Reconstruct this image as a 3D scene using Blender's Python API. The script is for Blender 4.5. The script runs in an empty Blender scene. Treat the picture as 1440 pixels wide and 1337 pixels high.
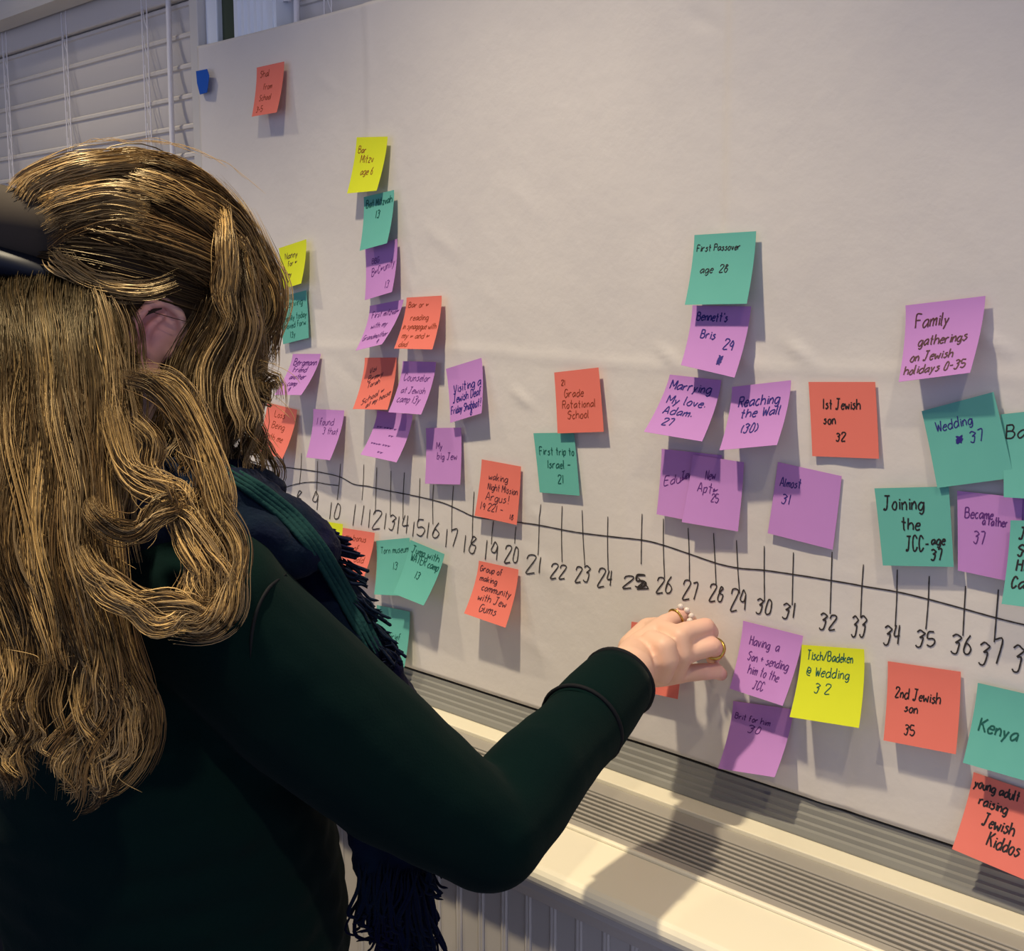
import bpy, bmesh, math, random
import numpy as np
from mathutils import Vector, Matrix
random.seed(7); np.random.seed(7)
SC = bpy.context.scene; COL = SC.collection
# ------------------------------------------------------------------ camera
FPX = 1750.0; PHI = math.radians(45.0); PIT = math.atan(258.5/1750.0)
CAM = Vector((0.0, -1.10, 1.45))
fwd = Vector((-math.cos(PHI)*math.cos(PIT), math.sin(PHI)*math.cos(PIT), -math.sin(PIT)))
rgt = Vector((math.sin(PHI), math.cos(PHI), 0)); upv = rgt.cross(fwd)
cd = bpy.data.cameras.new('camera'); cam = bpy.data.objects.new('camera', cd); COL.objects.link(cam)
cd.sensor_fit = 'HORIZONTAL'; cd.sensor_width = 36; cd.lens = FPX/1440*36; cd.clip_start = .02
M = Matrix((rgt, upv, -fwd)).transposed().to_4x4(); M.translation = CAM
cam.matrix_world = M; SC.camera = cam
# ------------------------------------------------------------------ world, lamps, exposure
w = bpy.data.worlds.new('world'); SC.world = w; w.use_nodes = True
w.node_tree.nodes['Background'].inputs[0].default_value = (.60, .66, 1.0, 1)
w.node_tree.nodes['Background'].inputs[1].default_value = .54
def spot(x, y, z, power, col, size=.035, angle=104, blend=1.0):
    l = bpy.data.lights.new('ceiling_lamp_light', 'SPOT'); l.energy = power; l.color = col; l.shadow_soft_size = size
    l.spot_size = math.radians(angle); l.spot_blend = blend
    o = bpy.data.objects.new('ceiling_lamp_light', l); COL.objects.link(o); o.location = (x, y, z); return o
LAMPS = [(-1.0, -.76, 2.66, 104, (1.0, .84, .58)), (-2.20, -.76, 2.66, 68, (1.0, .85, .60)), (.20, -.80, 2.66, 46, (1.0, .83, .57))]
for L in LAMPS: spot(*L)
SC.view_settings.view_transform = 'Standard'; SC.view_settings.look = 'None'
SC.view_settings.gamma = 1; SC.view_settings.use_curve_mapping = False
SC.view_settings.exposure = .42
SC.cycles.use_denoising = True; SC.cycles.max_bounces = 6

# ------------------------------------------------------------------ helpers
def ray(px, py): return fwd + rgt*((px-720)/FPX) - upv*((py-668.5)/FPX)
def U(px, py, Z): return CAM + ray(px, py)*Z
def W(px, py, o=0.0):                       # pixel -> point on the plane o metres in front of the paper
    r = ray(px, py); t = (-o - CAM.y)/r.y; return CAM + r*t
def mat(name, col, rough=.6, spec=.3, metal=0, noise=None, bump=None, sheen=0, attr=None, trans=0):
    m = bpy.data.materials.new(name); m.use_nodes = True; nt = m.node_tree; b = nt.nodes['Principled BSDF']
    b.inputs['Base Color'].default_value = (*col, 1); b.inputs['Roughness'].default_value = rough
    b.inputs['Specular IOR Level'].default_value = spec; b.inputs['Metallic'].default_value = metal
    if sheen: b.inputs['Sheen Weight'].default_value = sheen; b.inputs['Sheen Roughness'].default_value = .5
    tc = nt.nodes.new('ShaderNodeTexCoord')
    if noise:
        sc, amt, c2 = noise
        n = nt.nodes.new('ShaderNodeTexNoise'); n.inputs['Scale'].default_value = sc; n.inputs['Detail'].default_value = 5
        nt.links.new(tc.outputs['Object'], n.inputs['Vector'])
        mp = nt.nodes.new('ShaderNodeMapRange'); mp.inputs[1].default_value = .35; mp.inputs[2].default_value = .65; mp.inputs[4].default_value = amt
        nt.links.new(n.outputs[0], mp.inputs[0])
        mx = nt.nodes.new('ShaderNodeMix'); mx.data_type = 'RGBA'; mx.inputs[6].default_value = (*col, 1); mx.inputs[7].default_value = (*c2, 1)
        nt.links.new(mp.outputs[0], mx.inputs[0]); nt.links.new(mx.outputs[2], b.inputs['Base Color'])
    if attr:
        a = nt.nodes.new('ShaderNodeVertexColor'); a.layer_name = attr; nt.links.new(a.outputs[0], b.inputs['Base Color'])
    if bump:
        bs, st, dist = bump
        n = nt.nodes.new('ShaderNodeTexNoise'); n.inputs['Scale'].default_value = bs; n.inputs['Detail'].default_value = 6
        nt.links.new(tc.outputs['Object'], n.inputs['Vector'])
        bp = nt.nodes.new('ShaderNodeBump'); bp.inputs['Strength'].default_value = st; bp.inputs['Distance'].default_value = dist
        nt.links.new(n.outputs[0], bp.inputs['Height']); nt.links.new(bp.outputs[0], b.inputs['Normal'])
    return m
def link(name, me, m=None, parent=None, **props):
    o = bpy.data.objects.new(name, me); COL.objects.link(o)
    if m is not None and me is not None and len(me.materials) == 0: me.materials.append(m)
    if parent is not None: o.parent = parent
    for k, v in props.items(): o[k] = v
    return o
def thing(name, label, cat, group=None, loc=(0, 0, 0)):
    o = bpy.data.objects.new(name, None); COL.objects.link(o); o.location = loc; o['label'] = label; o['category'] = cat
    o.empty_display_size = .05
    if group: o['group'] = group
    return o
def put(o, parent):                       # parent keeping world coordinates of mesh data
    o.parent = parent; o.matrix_parent_inverse = Matrix.Translation(-parent.location); return o
def mesh(name, v, f, smooth=False):
    me = bpy.data.meshes.new(name); me.from_pydata([tuple(p) for p in v], [], f); me.update()
    if smooth: me.polygons.foreach_set('use_smooth', [True]*len(me.polygons))
    return me
def box_me(name, x0, x1, y0, y1, z0, z1, bev=0, seg=2):
    bm = bmesh.new(); bmesh.ops.create_cube(bm, size=1)
    for v in bm.verts: v.co = Vector(((x0+x1)/2+v.co.x*(x1-x0), (y0+y1)/2+v.co.y*(y1-y0), (z0+z1)/2+v.co.z*(z1-z0)))
    if bev: bmesh.ops.bevel(bm, geom=bm.edges[:], offset=bev, segments=seg, affect='EDGES', profile=.5)
    me = bpy.data.meshes.new(name); bm.to_mesh(me); bm.free(); return me
def prof_me(name, pts, x0, x1):            # extrude a closed (y,z) outline along X
    n = len(pts); v = [(x0, p[0], p[1]) for p in pts]+[(x1, p[0], p[1]) for p in pts]
    f = [(i, (i+1) % n, n+(i+1) % n, n+i) for i in range(n)]+[tuple(range(n))[::-1], tuple(range(n, 2*n))]
    me = mesh(name, v, f); bm = bmesh.new(); bm.from_mesh(me); bmesh.ops.recalc_face_normals(bm, faces=bm.faces); bm.to_mesh(me); bm.free(); return me
def vprof_me(name, pts, z0, z1):           # extrude a closed (x,y) outline along Z
    n = len(pts); v = [(p[0], p[1], z0) for p in pts]+[(p[0], p[1], z1) for p in pts]
    f = [(i, (i+1) % n, n+(i+1) % n, n+i) for i in range(n)]+[tuple(range(n))[::-1], tuple(range(n, 2*n))]
    me = mesh(name, v, f); bm = bmesh.new(); bm.from_mesh(me); bmesh.ops.recalc_face_normals(bm, faces=bm.faces); bm.to_mesh(me); bm.free(); return me
def cat_rom(P, sub):
    P = np.asarray(P, float); n = len(P)
    if n < 3: 
        t = np.linspace(0, 1, sub*(n-1)+1)[:, None]; return P[0]*(1-t)+P[-1]*t
    E = np.vstack([2*P[0]-P[1], P, 2*P[-1]-P[-2]]); out = []
    for i in range(n-1):
        p0, p1, p2, p3 = E[i:i+4]
        for k in range(sub):
            t = k/sub; out.append(.5*((2*p1)+(-p0+p2)*t+(2*p0-5*p1+4*p2-p3)*t*t+(-p0+3*p1-3*p2+p3)*t**3))
    out.append(P[-1]); return np.array(out)
def tubes(name, paths, radii, sides=4, smooth=True, cols=None, taper=True):
    V = []; F = []; C = []; b = 0
    for pi, (P, r) in enumerate(zip(paths, radii)):
        P = np.asarray(P, float); n = len(P); T = np.gradient(P, axis=0); T /= np.linalg.norm(T, axis=1)[:, None]+1e-12
        ref = np.array([.31, .62, .72]); A = np.cross(T, ref); A /= np.linalg.norm(A, axis=1)[:, None]+1e-9; B = np.cross(T, A)
        rr = np.full(n, r) if np.isscalar(r) else np.asarray(r)
        if taper: rr = rr*np.clip(np.minimum(np.linspace(.12, 5, n), np.linspace(6, .25, n)), 0, 1)
        for s in range(sides):
            a = 2*math.pi*s/sides; V.append(P+(A*math.cos(a)+B*math.sin(a))*rr[:, None])
        base = b
        i = np.arange(n-1)
        for s in range(sides):
            s2 = (s+1) % sides
            F.append(np.stack([base+s*n+i, base+s*n+i+1, base+s2*n+i+1, base+s2*n+i], 1))
        if cols is not None: C.append(np.tile(cols[pi] if np.ndim(cols[pi]) == 2 else np.tile(cols[pi], (n, 1)), (sides, 1)))
        b += n*sides
    V = np.vstack(V); F = np.vstack(F)
    me = bpy.data.meshes.new(name); me.from_pydata(V.tolist(), [], F.tolist()); me.update()
    if smooth: me.polygons.foreach_set('use_smooth', [True]*len(me.polygons))
    if cols is not None:
        ca = me.color_attributes.new('Col', 'FLOAT_COLOR', 'POINT'); C = np.hstack([np.vstack(C), np.ones((len(V), 1))])
        ca.data.foreach_set('color', C.astype(np.float32).ravel())
    return me

# ------------------------------------------------------------------ materials
M_paper = mat('white_paper', (.70, .665, .64), .75, .15, noise=(5.0, .7, (.63, .60, .59)), bump=(38, .34, .003))
M_wallgreen = mat('green_wall_paint', (.055, .075, .045), .7)
M_white = mat('white_trim_paint', (.62, .60, .58), .45, .4)
M_blue_white = mat('cool_white_gloss_paint', (.82, .88, .96), .35, .5)
M_ceil = mat('ceiling_paint', (.7, .69, .66), .9)
M_floor = mat('brown_carpet', (.12, .09, .07), .95, bump=(400, .5, .003), noise=(40, .5, (.08, .06, .05)))
M_sill = mat('grey_sill_paint', (.25, .25, .235), .42, .4, noise=(6, .3, (.20, .20, .19)))
M_ledge = mat('cream_ledge_paint', (.80, .75, .60), .4, .4, noise=(5, .3, (.74, .69, .55)))
M_grille = mat('grey_grille_metal', (.33, .31, .28), .4, .5)
M_dark = mat('dark_void', (.015, .013, .012), .9)
M_board = mat('pale_board_paint', (.60, .56, .50), .45, .4)
M_slat = mat('blind_slat_vinyl', (.70, .66, .62), .5, .4)
M_cord = mat('blind_cord', (.85, .83, .85), .7)
M_glass = mat('night_window_glass', (.02, .025, .03), .05, .6)
M_tape = mat('blue_tape', (.015, .10, .50), .55)
NOTE = {'coral': mat('coral_note_paper', (.76, .19, .15), .65, .2, noise=(40, .25, (.72, .17, .13))),
        'teal': mat('teal_note_paper', (.13, .44, .38), .65, .2, noise=(40, .25, (.11, .40, .35))),
        'purple': mat('purple_note_paper', (.52, .25, .61), .65, .2, noise=(40, .25, (.48, .23, .57))),
        'yellow': mat('yellow_note_paper', (.68, .74, .03), .65, .2, noise=(40, .25, (.62, .70, .03)))}
INK = {'black': mat('black_ink', (.02, .018, .02), .5), 'blue': mat('blue_ink', (.03, .02, .20), .5),
       'dark': mat('brown_black_ink', (.09, .03, .04), .5), 'violet': mat('violet_ink', (.12, .03, .20), .5),
       'green': mat('green_ink', (.01, .10, .08), .5), 'red': mat('red_brown_ink', (.28, .05, .02), .5)}
M_marker = mat('black_marker', (.035, .03, .03), .5)
M_skin = mat('skin', (.72, .45, .35), .5, .35, noise=(30, .3, (.68, .38, .30)), bump=(220, .12, .001), attr='Col')
M_sweater = mat('dark_green_knit', (.0020, .010, .009), .95, .03, sheen=.02, bump=(500, .25, .001), noise=(7, .5, (.0012, .006, .008)))
M_cuff = mat('black_piping', (.004, .005, .008), .8, .2)
M_trou = mat('black_trousers', (.006, .007, .012), .85, .1)
M_shoe = mat('black_shoe', (.01, .01, .01), .4, .4)
M_scarf = mat('navy_knit_scarf', (.0035, .004, .020), .95, .05, sheen=.03, bump=(260, .6, .002), noise=(14, .5, (.003, .014, .020)))
M_hair = mat('hair_strand', (.3, .18, .08), .36, .45, attr='Col')
M_hair.node_tree.nodes['Principled BSDF'].inputs['Specular Tint'].default_value = (1, .78, .42, 1)
M_haircap = mat('hair_root_mass', (.045, .026, .013), .6, .3, noise=(60, .7, (.10, .055, .022)))
M_clip = mat('dark_brown_clip', (.040, .032, .026), .75, .15, noise=(8, .5, (.05, .04, .03)))
M_clip2 = mat('black_band', (.004, .006, .014), .5, .3)
M_gold = mat('gold', (.60, .40, .10), .25, .5, metal=1)
M_pearl = mat('pearl', (.75, .66, .60), .2, .6)
M_lamp = bpy.data.materials.new('lamp_glow'); M_lamp.use_nodes = True
_b = M_lamp.node_tree.nodes['Principled BSDF']; _b.inputs['Emission Color'].default_value = (1, .86, .66, 1); _b.inputs['Emission Strength'].default_value = 6

# ------------------------------------------------------------------ room shell
XL, XR, YB, ZC = -4.4, 1.6, -3.6, 2.70
S = dict(kind='structure')
link('floor', box_me('floor', XL, XR, YB, .12, -.05, 0), M_floor, **S)
link('ceiling', box_me('ceiling', XL, XR, YB, .12, ZC, ZC+.05), M_ceil, **S)
link('wall_left', box_me('wall_left', XL-.1, XL, YB, .12, 0, ZC), M_wallgreen, **S)
# front wall with two window openings (x ranges, z range .925 - 1.97)
W1, W2, WZ0, WZ1 = (-3.05, -1.822), (-1.60, .55), .925, 1.985
def wall_front():
    bm = bmesh.new()
    def bx(x0, x1, z0, z1):
        r = bmesh.ops.create_cube(bm, size=1)
        for v in r['verts']: v.co = Vector(((x0+x1)/2+v.co.x*(x1-x0), .07+v.co.y*.10, (z0+z1)/2+v.co.z*(z1-z0)))
    bx(XL, XR, 0, WZ0); bx(XL, XR, WZ1, ZC); bx(XL, W1[0], WZ0, WZ1); bx(W1[1], W2[0], WZ0, WZ1); bx(W2[1], XR, WZ0, WZ1)
    me = bpy.data.meshes.new('wall_front'); bm.to_mesh(me); bm.free(); return me
link('wall_front', wall_front(), M_wallgreen, **S)
def window(n, x0, x1, stiles):
    t = link('window_%d' % n, box_me('pane', x0+.04, x1-.04, .105, .111, WZ0+.04, WZ1-.04), M_glass, **S)
    link('window_frame', box_me('f', x0, x0+.04, .09, .12, WZ0, WZ1, .003), M_white, t)
    link('window_frame', box_me('f', x1-.04, x1, .09, .12, WZ0, WZ1, .003), M_white, t)
    link('window_frame', box_me('f', x0+.04, x1-.04, .09, .12, WZ1-.04, WZ1, .003), M_white, t)
    link('window_frame', box_me('f', x0+.04, x1-.04, .09, .12, WZ0, WZ0+.04, .003), M_white, t)
    link('meeting_rail', box_me('f', x0+.04, x1-.04, .085, .118, 1.44, 1.48, .003), M_white, t)
window(1, *W1, 1); window(2, *W2, 2)
# casings: flat board of window 1, fluted board of window 2
link('trim_1', box_me('t', -1.822, -1.798, -.004, .03, .90, 2.0, .002), M_white, **S)
link('trim_2', box_me('t', -1.797, -1.764, .010, .03, .90, 2.0, .002), M_blue_white, **S)
fl = [(-1.70, .02), (-1.70, 0)]
for k in range(5):
    a = -1.690+k*.017; fl += [(a, 0), (a+.003, .004), (a+.010, .004), (a+.013, 0)]
fl += [(-1.598, 0), (-1.598, .02)]
link('trim_3', vprof_me('t', fl, .90, 2.0), M_blue_white, **S)
link('trim_7', box_me('t', -1.600, -1.592, .002, .10, .925, 1.985, .001), M_blue_white, **S)
link('trim_8', box_me('t', -1.832, -1.822, .002, .10, .925, 1.985, .001), M_white, **S)
# header cornice over the windows
hp = [(.02, 1.968), (-.028, 1.968), (-.030, 1.978), (-.028, 2.030), (-.034, 2.034), (-.034, 2.040), (-.040, 2.044), (-.040, 2.050), (-.046, 2.056), (-.052, 2.075), (-.052, 2.09), (.02, 2.09)]
link('trim_4', prof_me('t', hp, XL, .9), M_white, **S)
# sill moulding below the paper: reeded steep face, then a flat strip
sp = [(.02, .8895), (.02, .924), (-.003, .924), (-.0045, .9235), (-.005, .918), (-.008, .9165), (-.0085, .911), (-.0115, .9095), (-.012, .904), (-.015, .9025), (-.0155, .898), (-.019, .8965), (-.021, .8915), (-.021, .8895)]
link('trim_5', prof_me('t', sp, XL, XR), M_sill, **S)
link('paper_gap_shade', box_me('t', XL, XR, -.004, .02, .9242, .9262), M_dark, **S)  # near-black strip: the shade of the gap under the paper, put in as colour

# ------------------------------------------------------------------ blinds
def blind(label, x0, x1, cords, wand):
    t = thing('window_blind', label, 'blind', 'white horizontal window blinds', ((x0+x1)/2, .045, WZ0))
    put(link('headrail', box_me('h', x0+.004, x1-.004, .03, .07, 1.928, 1.982, .003), M_slat), t)
    n = 24; me = None; pts = []
    for k in range(n+1):
        u = k/n-.5; pts.append((u*.056, .0022*(1-4*u*u)))
    ang = math.radians(102)
    def rot(p): return (p[0]*math.cos(ang)-p[1]*math.sin(ang), p[0]*math.sin(ang)+p[1]*math.cos(ang))
    out = [rot((p[0], p[1]+(.0034 if k_ in (21, 22, 23) else 0))) for k_, p in enumerate(pts)]+[rot((p[0], p[1]-.0020)) for p in pts[::-1]]
    me = prof_me('slat', out, x0+.008, x1-.008); me.materials.append(M_slat)
    k = 0; z = 1.898
    while z > 1.0:
        o = link('slat', me, None); o.location = (0, .047+random.uniform(-.0006, .0006), z); o.rotation_euler = (random.uniform(-.03, .03), random.uniform(-.0006, .0006), 0)
        put(o, t); z -= .0487; k += 1
    put(link('bottom_rail', box_me('h', x0+.008, x1-.008, .035, .06, .955, .975, .003), M_slat), t)
    for c in cords:
        P = [(c, .029, 1.97), (c, .0285, 1.5), (c, .029, .96)]; Q = [(c+.018, .029, 1.97), (c+.016, .0285, 1.5), (c+.017, .029, .96)]
        put(link('ladder_cord', tubes('c', [cat_rom(P, 4), cat_rom(Q, 4)], [.0012]*2, 5, taper=False), M_cord), t)
        L = []
        zz = 1.923
        while zz > 1.0: L.append([(c+.002, .030, zz+.012), (c+.010, .028, zz-.012), (c+.016, .030, zz-.030)]); zz -= .0487
        o = link('ladder_rung', tubes('c', [cat_rom(q, 3) for q in L], [.0008]*len(L), 4, taper=False), M_cord); o['kind'] = 'stuff'; put(o, t)
    for wx in wand: put(link('tilt_wand', tubes('c', [cat_rom([(wx, .026, 1.95), (wx+.001, .022, 1.6), (wx, .022, 1.22)], 6)], [.0045], 8, taper=False), M_cord), t)
    return t
blind('white slatted window blind left of the paper sheet, above the hair', W1[0], W1[1], [-2.80, -2.595, -2.33, -2.03], [-1.935])
b2 = blind('white slatted window blind showing above the top edge of the paper', W2[0], W2[1], [-1.51, -1.1, -.6, .1], [-1.572])
# pull cord with tassel near the casing of window 2
put(link('pull_cord', tubes('c', [cat_rom([(-1.590, .026, 1.96), (-1.588, .02, 1.91)], 3)], [.0012], 5, taper=False), M_cord), b2)
put(link('cord_tassel', tubes('c', [[(-1.588, .02, 1.912), (-1.588, .02, 1.905), (-1.588, .02, 1.88), (-1.588, .02, 1.872)]], [np.array([.002, .005, .008, .006])], 10, taper=False), M_cord), b2)

# ------------------------------------------------------------------ radiator cover under the window
rc = thing('radiator_cover', 'long cream radiator cover with a slotted grille under the window', 'radiator cover', None, (-1.0, -.14, 0))
RX0, RX1 = -4.3, 1.55
ZT = .889
def rcp(name, me, m, **k): return put(link(name, me, m, **k), rc)
rcp('back_strip', box_me('b', RX0, RX1, -.050, -.0, ZT-.02, ZT, .0015), M_ledge, label='flat cream strip behind the grille')
rcp('lip', box_me('b', RX0, RX1, -.054, -.050, ZT-.02, ZT+.002, .001), M_ledge)
rcp('grille_frame', box_me('b', RX0, RX1, -.078, -.054, ZT-.03, ZT-.0025, .001), M_grille, label='grey metal grille frame')
rcp('grille_frame', box_me('b', RX0, RX1, -.167, -.151, ZT-.03, ZT-.0025, .001), M_grille, label='grey metal grille frame')
rcp('grille_void_shade', box_me('b', RX0, RX1, -.151, -.078, ZT-.06, ZT-.045), M_dark)  # near-black sheet painted as the shade in the void below the slats
pitch = (.151-.078)/8
sm = box_me('slat', RX0, RX1, -.0020, .0020, -.022, 0, .0008); sm.materials.append(M_grille)
for k in range(8):
    o = link('slat', sm); o.location = (0, -.078-pitch*(k+.5), ZT-.003); o.rotation_euler = (0.03, 0, 0); put(o, rc)
bead = [(-.167, ZT-.02)]+[(-.167-.0035*(1-math.cos(a)), ZT-.001+.003*math.sin(a)) for a in np.linspace(0, math.pi, 7)]+[(-.174, ZT-.02)]
rcp('bead_strip', prof_me('b', bead, RX0, RX1), M_ledge)
nose = [(-.1745, ZT-.022), (-.1745, ZT-.0015), (-.255, ZT-.0015)]+[(-.255-.011*math.sin(a), ZT-.0125+.011*math.cos(a)) for a in np.linspace(.2, math.pi, 8)]
rcp('top_ledge', prof_me('b', nose, RX0, RX1), M_ledge, label='cream painted ledge board with rounded nosing')
rcp('top_rail', prof_me('b', [(-.18, ZT-.0225), (-.252, ZT-.0225), (-.252, ZT-.034), (-.249, ZT-.040), (-.246, ZT-.048), (-.18, ZT-.048)], RX0, RX1), M_board)
bp_ = [(0, .012), (0, 0), (.024, 0)]
def beadp(x, r=.0032): return [(x+r-r*math.cos(a), .0012-.0035*math.sin(a)) for a in np.linspace(0, math.pi, 6)]
bp_ += [(.0245, .002)]+beadp(.0248)+[(.0300, .002)]+beadp(.0302, .0022)+[(.0347, .002), (.0347, .012)]
bme = vprof_me('board', bp_, .085, ZT-.0485); bme.materials.append(M_board)
x = -3.0
while x < .9:
    o = link('board', bme); o.location = (x, -.241, 0); put(o, rc); x += .035
rcp('back_panel', box_me('b', RX0, RX1, -.228, -.20, .0, ZT-.0485), M_board)
rcp('plinth', box_me('b', RX0, RX1, -.256, -.2285, .0, .084, .003), M_board)

# ------------------------------------------------------------------ paper sheet
WL = W(284, 150).x; PX1 = .42; PZ1, PZ0 = 1.835, .9275
def pz(px, py): p = W(px, py); return p.x, p.z
cx520, cx1025, cx890, cx1190, cx340 = [W(a, 300).x for a in (522, 1024, 892, 1190, 330)]
def vnoise(seed):
    rs = np.random.RandomState(seed); waves = []
    for k in range(26):
        f = rs.uniform(4, 38); a = rs.uniform(0, 6.28); waves.append((math.cos(a)*f, math.sin(a)*f, rs.uniform(0, 6.28), 1/(f**.9)))
    return waves
WV = vnoise(3)
def pdisp(x, z):
    d = sum(a*np.sin(fx*x+fz*z+p) for fx, fz, p, a in WV)*.0022
    g = lambda u, s: np.exp(-(u/s)**2)
    d = d*1.25+.0016*g(x-cx520, .012)+.0010*np.tanh((x-cx520)/.006)
    d = d+.0022*np.tanh((x-cx1025)/.003)*(.25+.75/(1+np.exp(-(z-1.46)/.03)))
    d = d+.0012*g(z-1.372-.004*np.sin(9*x), .007)-.0008*np.tanh((z-1.372)/.02)
    d = d+.0010*g(x-cx890, .01)*(z < 1.3)+.0011*(g(x-cx1190, .012)-g(x-cx1190-.03, .01))*(1/(1+np.exp((z-1.3)/.02)))
    d = d+.0008*g(x-cx340, .02)
    # little dents and crinkles
    for (cx, cz, s, a) in DENT: d = d+a*np.exp(-(((x-cx)*.5+(z-cz)*.9)/s)**2-(((x-cx)*.9-(z-cz)*.5)/(s*3.5))**2)
    return d
rs = np.random.RandomState(11)
DENT = [(rs.uniform(-1.75, .2), rs.uniform(.97, 1.8), rs.uniform(.004, .014), rs.uniform(-.0016, .0022)) for _ in range(46)]
DENT += [(*pz(1050, 500), .006, .003), (*pz(1130, 495), .006, .003), (*pz(740, 560), .006, .0025), (*pz(945, 500), .005, .003), (*pz(1400, 480), .006, .003)]
nx, nz = 460, 170
xs = np.linspace(WL, PX1, nx); zs = np.linspace(PZ0, PZ1, nz)
X, Z = np.meshgrid(xs, zs)
Xe = X+(WL-X)*0; left = WL-.004*(1-(Z-PZ0)/(PZ1-PZ0))*np.cos(Z*7)
Xe = X+(left-WL)*(1-(X-WL)/(PX1-WL))**12
D = pdisp(X, Z); D = np.clip(D-D.mean(), -.0045, .0045)
Yp = -.0065-D*.9+.0
edge = np.clip((X-WL)/.03, 0, 1); Yp = -.0065+(Yp+.0065)*(.4+.6*edge)
V = np.stack([Xe, Yp, Z+.002*np.sin(X*5)*((Z-PZ0)/(PZ1-PZ0))**6], -1).reshape(-1, 3)
idx = np.arange(nx*nz).reshape(nz, nx)
F = np.stack([idx[:-1, :-1], idx[:-1, 1:], idx[1:, 1:], idx[1:, :-1]], -1).reshape(-1, 4)
pm = mesh('paper', V.tolist(), F.tolist(), True)
sheet = thing('paper_banner', 'huge white paper sheet with a hand-drawn numbered timeline taped over the window', 'paper', None, (WL+.9, 0, PZ0))
ps = put(link('sheet', pm, M_paper), sheet)
_s = ps.modifiers.new('thick', 'SOLIDIFY'); _s.thickness = .0003; _s.offset = -1
def ysurf(x, z):
    fx = np.clip((x-WL)/(PX1-WL)*(nx-1), 0, nx-1.001); fz = np.clip((z-PZ0)/(PZ1-PZ0)*(nz-1), 0, nz-1.001)
    i, j = int(fx), int(fz); a, b = fx-i, fz-j
    return (Yp[j, i]*(1-a)*(1-b)+Yp[j, i+1]*a*(1-b)+Yp[j+1, i]*(1-a)*b+Yp[j+1, i+1]*a*b)

# ------------------------------------------------------------------ stroke lettering
G = {'A': '003960/1353', 'B': '0900/094957453505/0545634000', 'C': '573918041030 52', 'D': '0900/09395865523000', 'E': '59090050/0545',
'F': '590900/0545', 'G': '583918041030525434', 'H': '0900/5950/0555', 'I': '2920', 'J': '1969/4932200011', 'K': '0900/5904/2550', 'L': '090050',
'M': '0009336960', 'N': '00095059', 'O': '391804113051645839', 'P': '0900/094957553505', 'R': '0900/0949574505/2550', 'S': '583918065443301001',
'T': '0969/3930', 'U': '090210405259', 'V': '093069', 'W': '0920365069', 'Y': '093569/3530', 'Z': '09590050',
'a': '55351402103153/5550', 'b': '0900/03255442301001', 'c': '45251402103041', 'd': '5950/54351402103052', 'e': '03434525140210304 1',
'f': '4929181510/0535', 'g': '54351402103053/555a3c1b', 'h': '0900/0325455350', 'i': '1510/1716', 'j': '252b0c/2726', 'k': '0900/4502/1340',
'l': '090110', 'm': '0500/0325353430/3355656460', 'n': '0500/0325354340', 'o': '251402103042443525', 'p': '050c/04254543301001', 'q': '54351402103053/555c',
'r': '0500/032545', 's': '4525143342201001', 't': '292130/0645', 'u': '0502103042/4540', 'v': '052045', 'w': '0510335065', 'x': '0540/4500',
'y': '0520/450c', 'z': '05450040', '0': '2917021030424729', '1': '1910', '2': '071949570050', '3': '08294857254543301001', '4': '190444/3930',
'5': '49090535545230 01', '6': '391602103042341502', '7': '094920', '8': '482917154442301002153748', '9': '47291705143447/4740', '-': '0444', '.': '1011',
',': '1101', '+': '2622/0444', '/': '0059', '(': '28151220', ')': '08252200', "'": '1917', '@': '4535143243/43425447281804113050', '!': '2923/2120',
'~': '0304150213240223443355', '#': '004810690258226804551164095033', '|': '2920', '_': '0060'}
def strokes(text, h, slant=.12, jit=.16, rnd=random):
    out = []; x = 0; u = h/9
    for ch in text:
        if ch == ' ': x += 4.2; continue
        g = G.get(ch, G['~']).replace(' ', ''); mx = 0; base = rnd.uniform(-.25, .25); sc = rnd.uniform(.92, 1.08)
        for st in g.split('/'):
            P = []
            for i in range(0, len(st)-1, 2):
                px = int(st[i]); c = st[i+1]; py = int(c) if c.isdigit() else -(ord(c)-96)
                mx = max(mx, px, 2 if ch == '1' else 0); P.append(((x+px*sc+rnd.uniform(-jit, jit)+py*slant)*u, (py*sc+base+rnd.uniform(-jit, jit))*u))
            if len(P) >= 2: out.append(cat_rom(P, 4))
        x += mx*sc+2.0
    return out, x*u
def ribbon(name, polys, f3d, width):        # polys of 2D points mapped by f3d(x,y)->(point, normal)
    V = []; F = []
    for P in polys:
        pts = []; 
        for p in P: pts.append(f3d(p[0], p[1]))
        n = len(pts); b = len(V)
        for i in range(n):
            q = pts[i][0]; nn = pts[i][1]; d = (pts[min(i+1, n-1)][0]-pts[max(i-1, 0)][0])
            if d.length < 1e-9: d = Vector((1, 0, 0))
            s = nn.cross(d).normalized()*(width/2)*(.85+.3*abs(math.sin(i*1.3+b)))
            V += [tuple(q+s), tuple(q-s), tuple(q+nn*.00012)]
        for i in range(n-1):
            a = b+3*i; F += [(a, a+3, a+5, a+2), (a+2, a+5, a+4, a+1)]
    return mesh(name, V, F)
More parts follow.
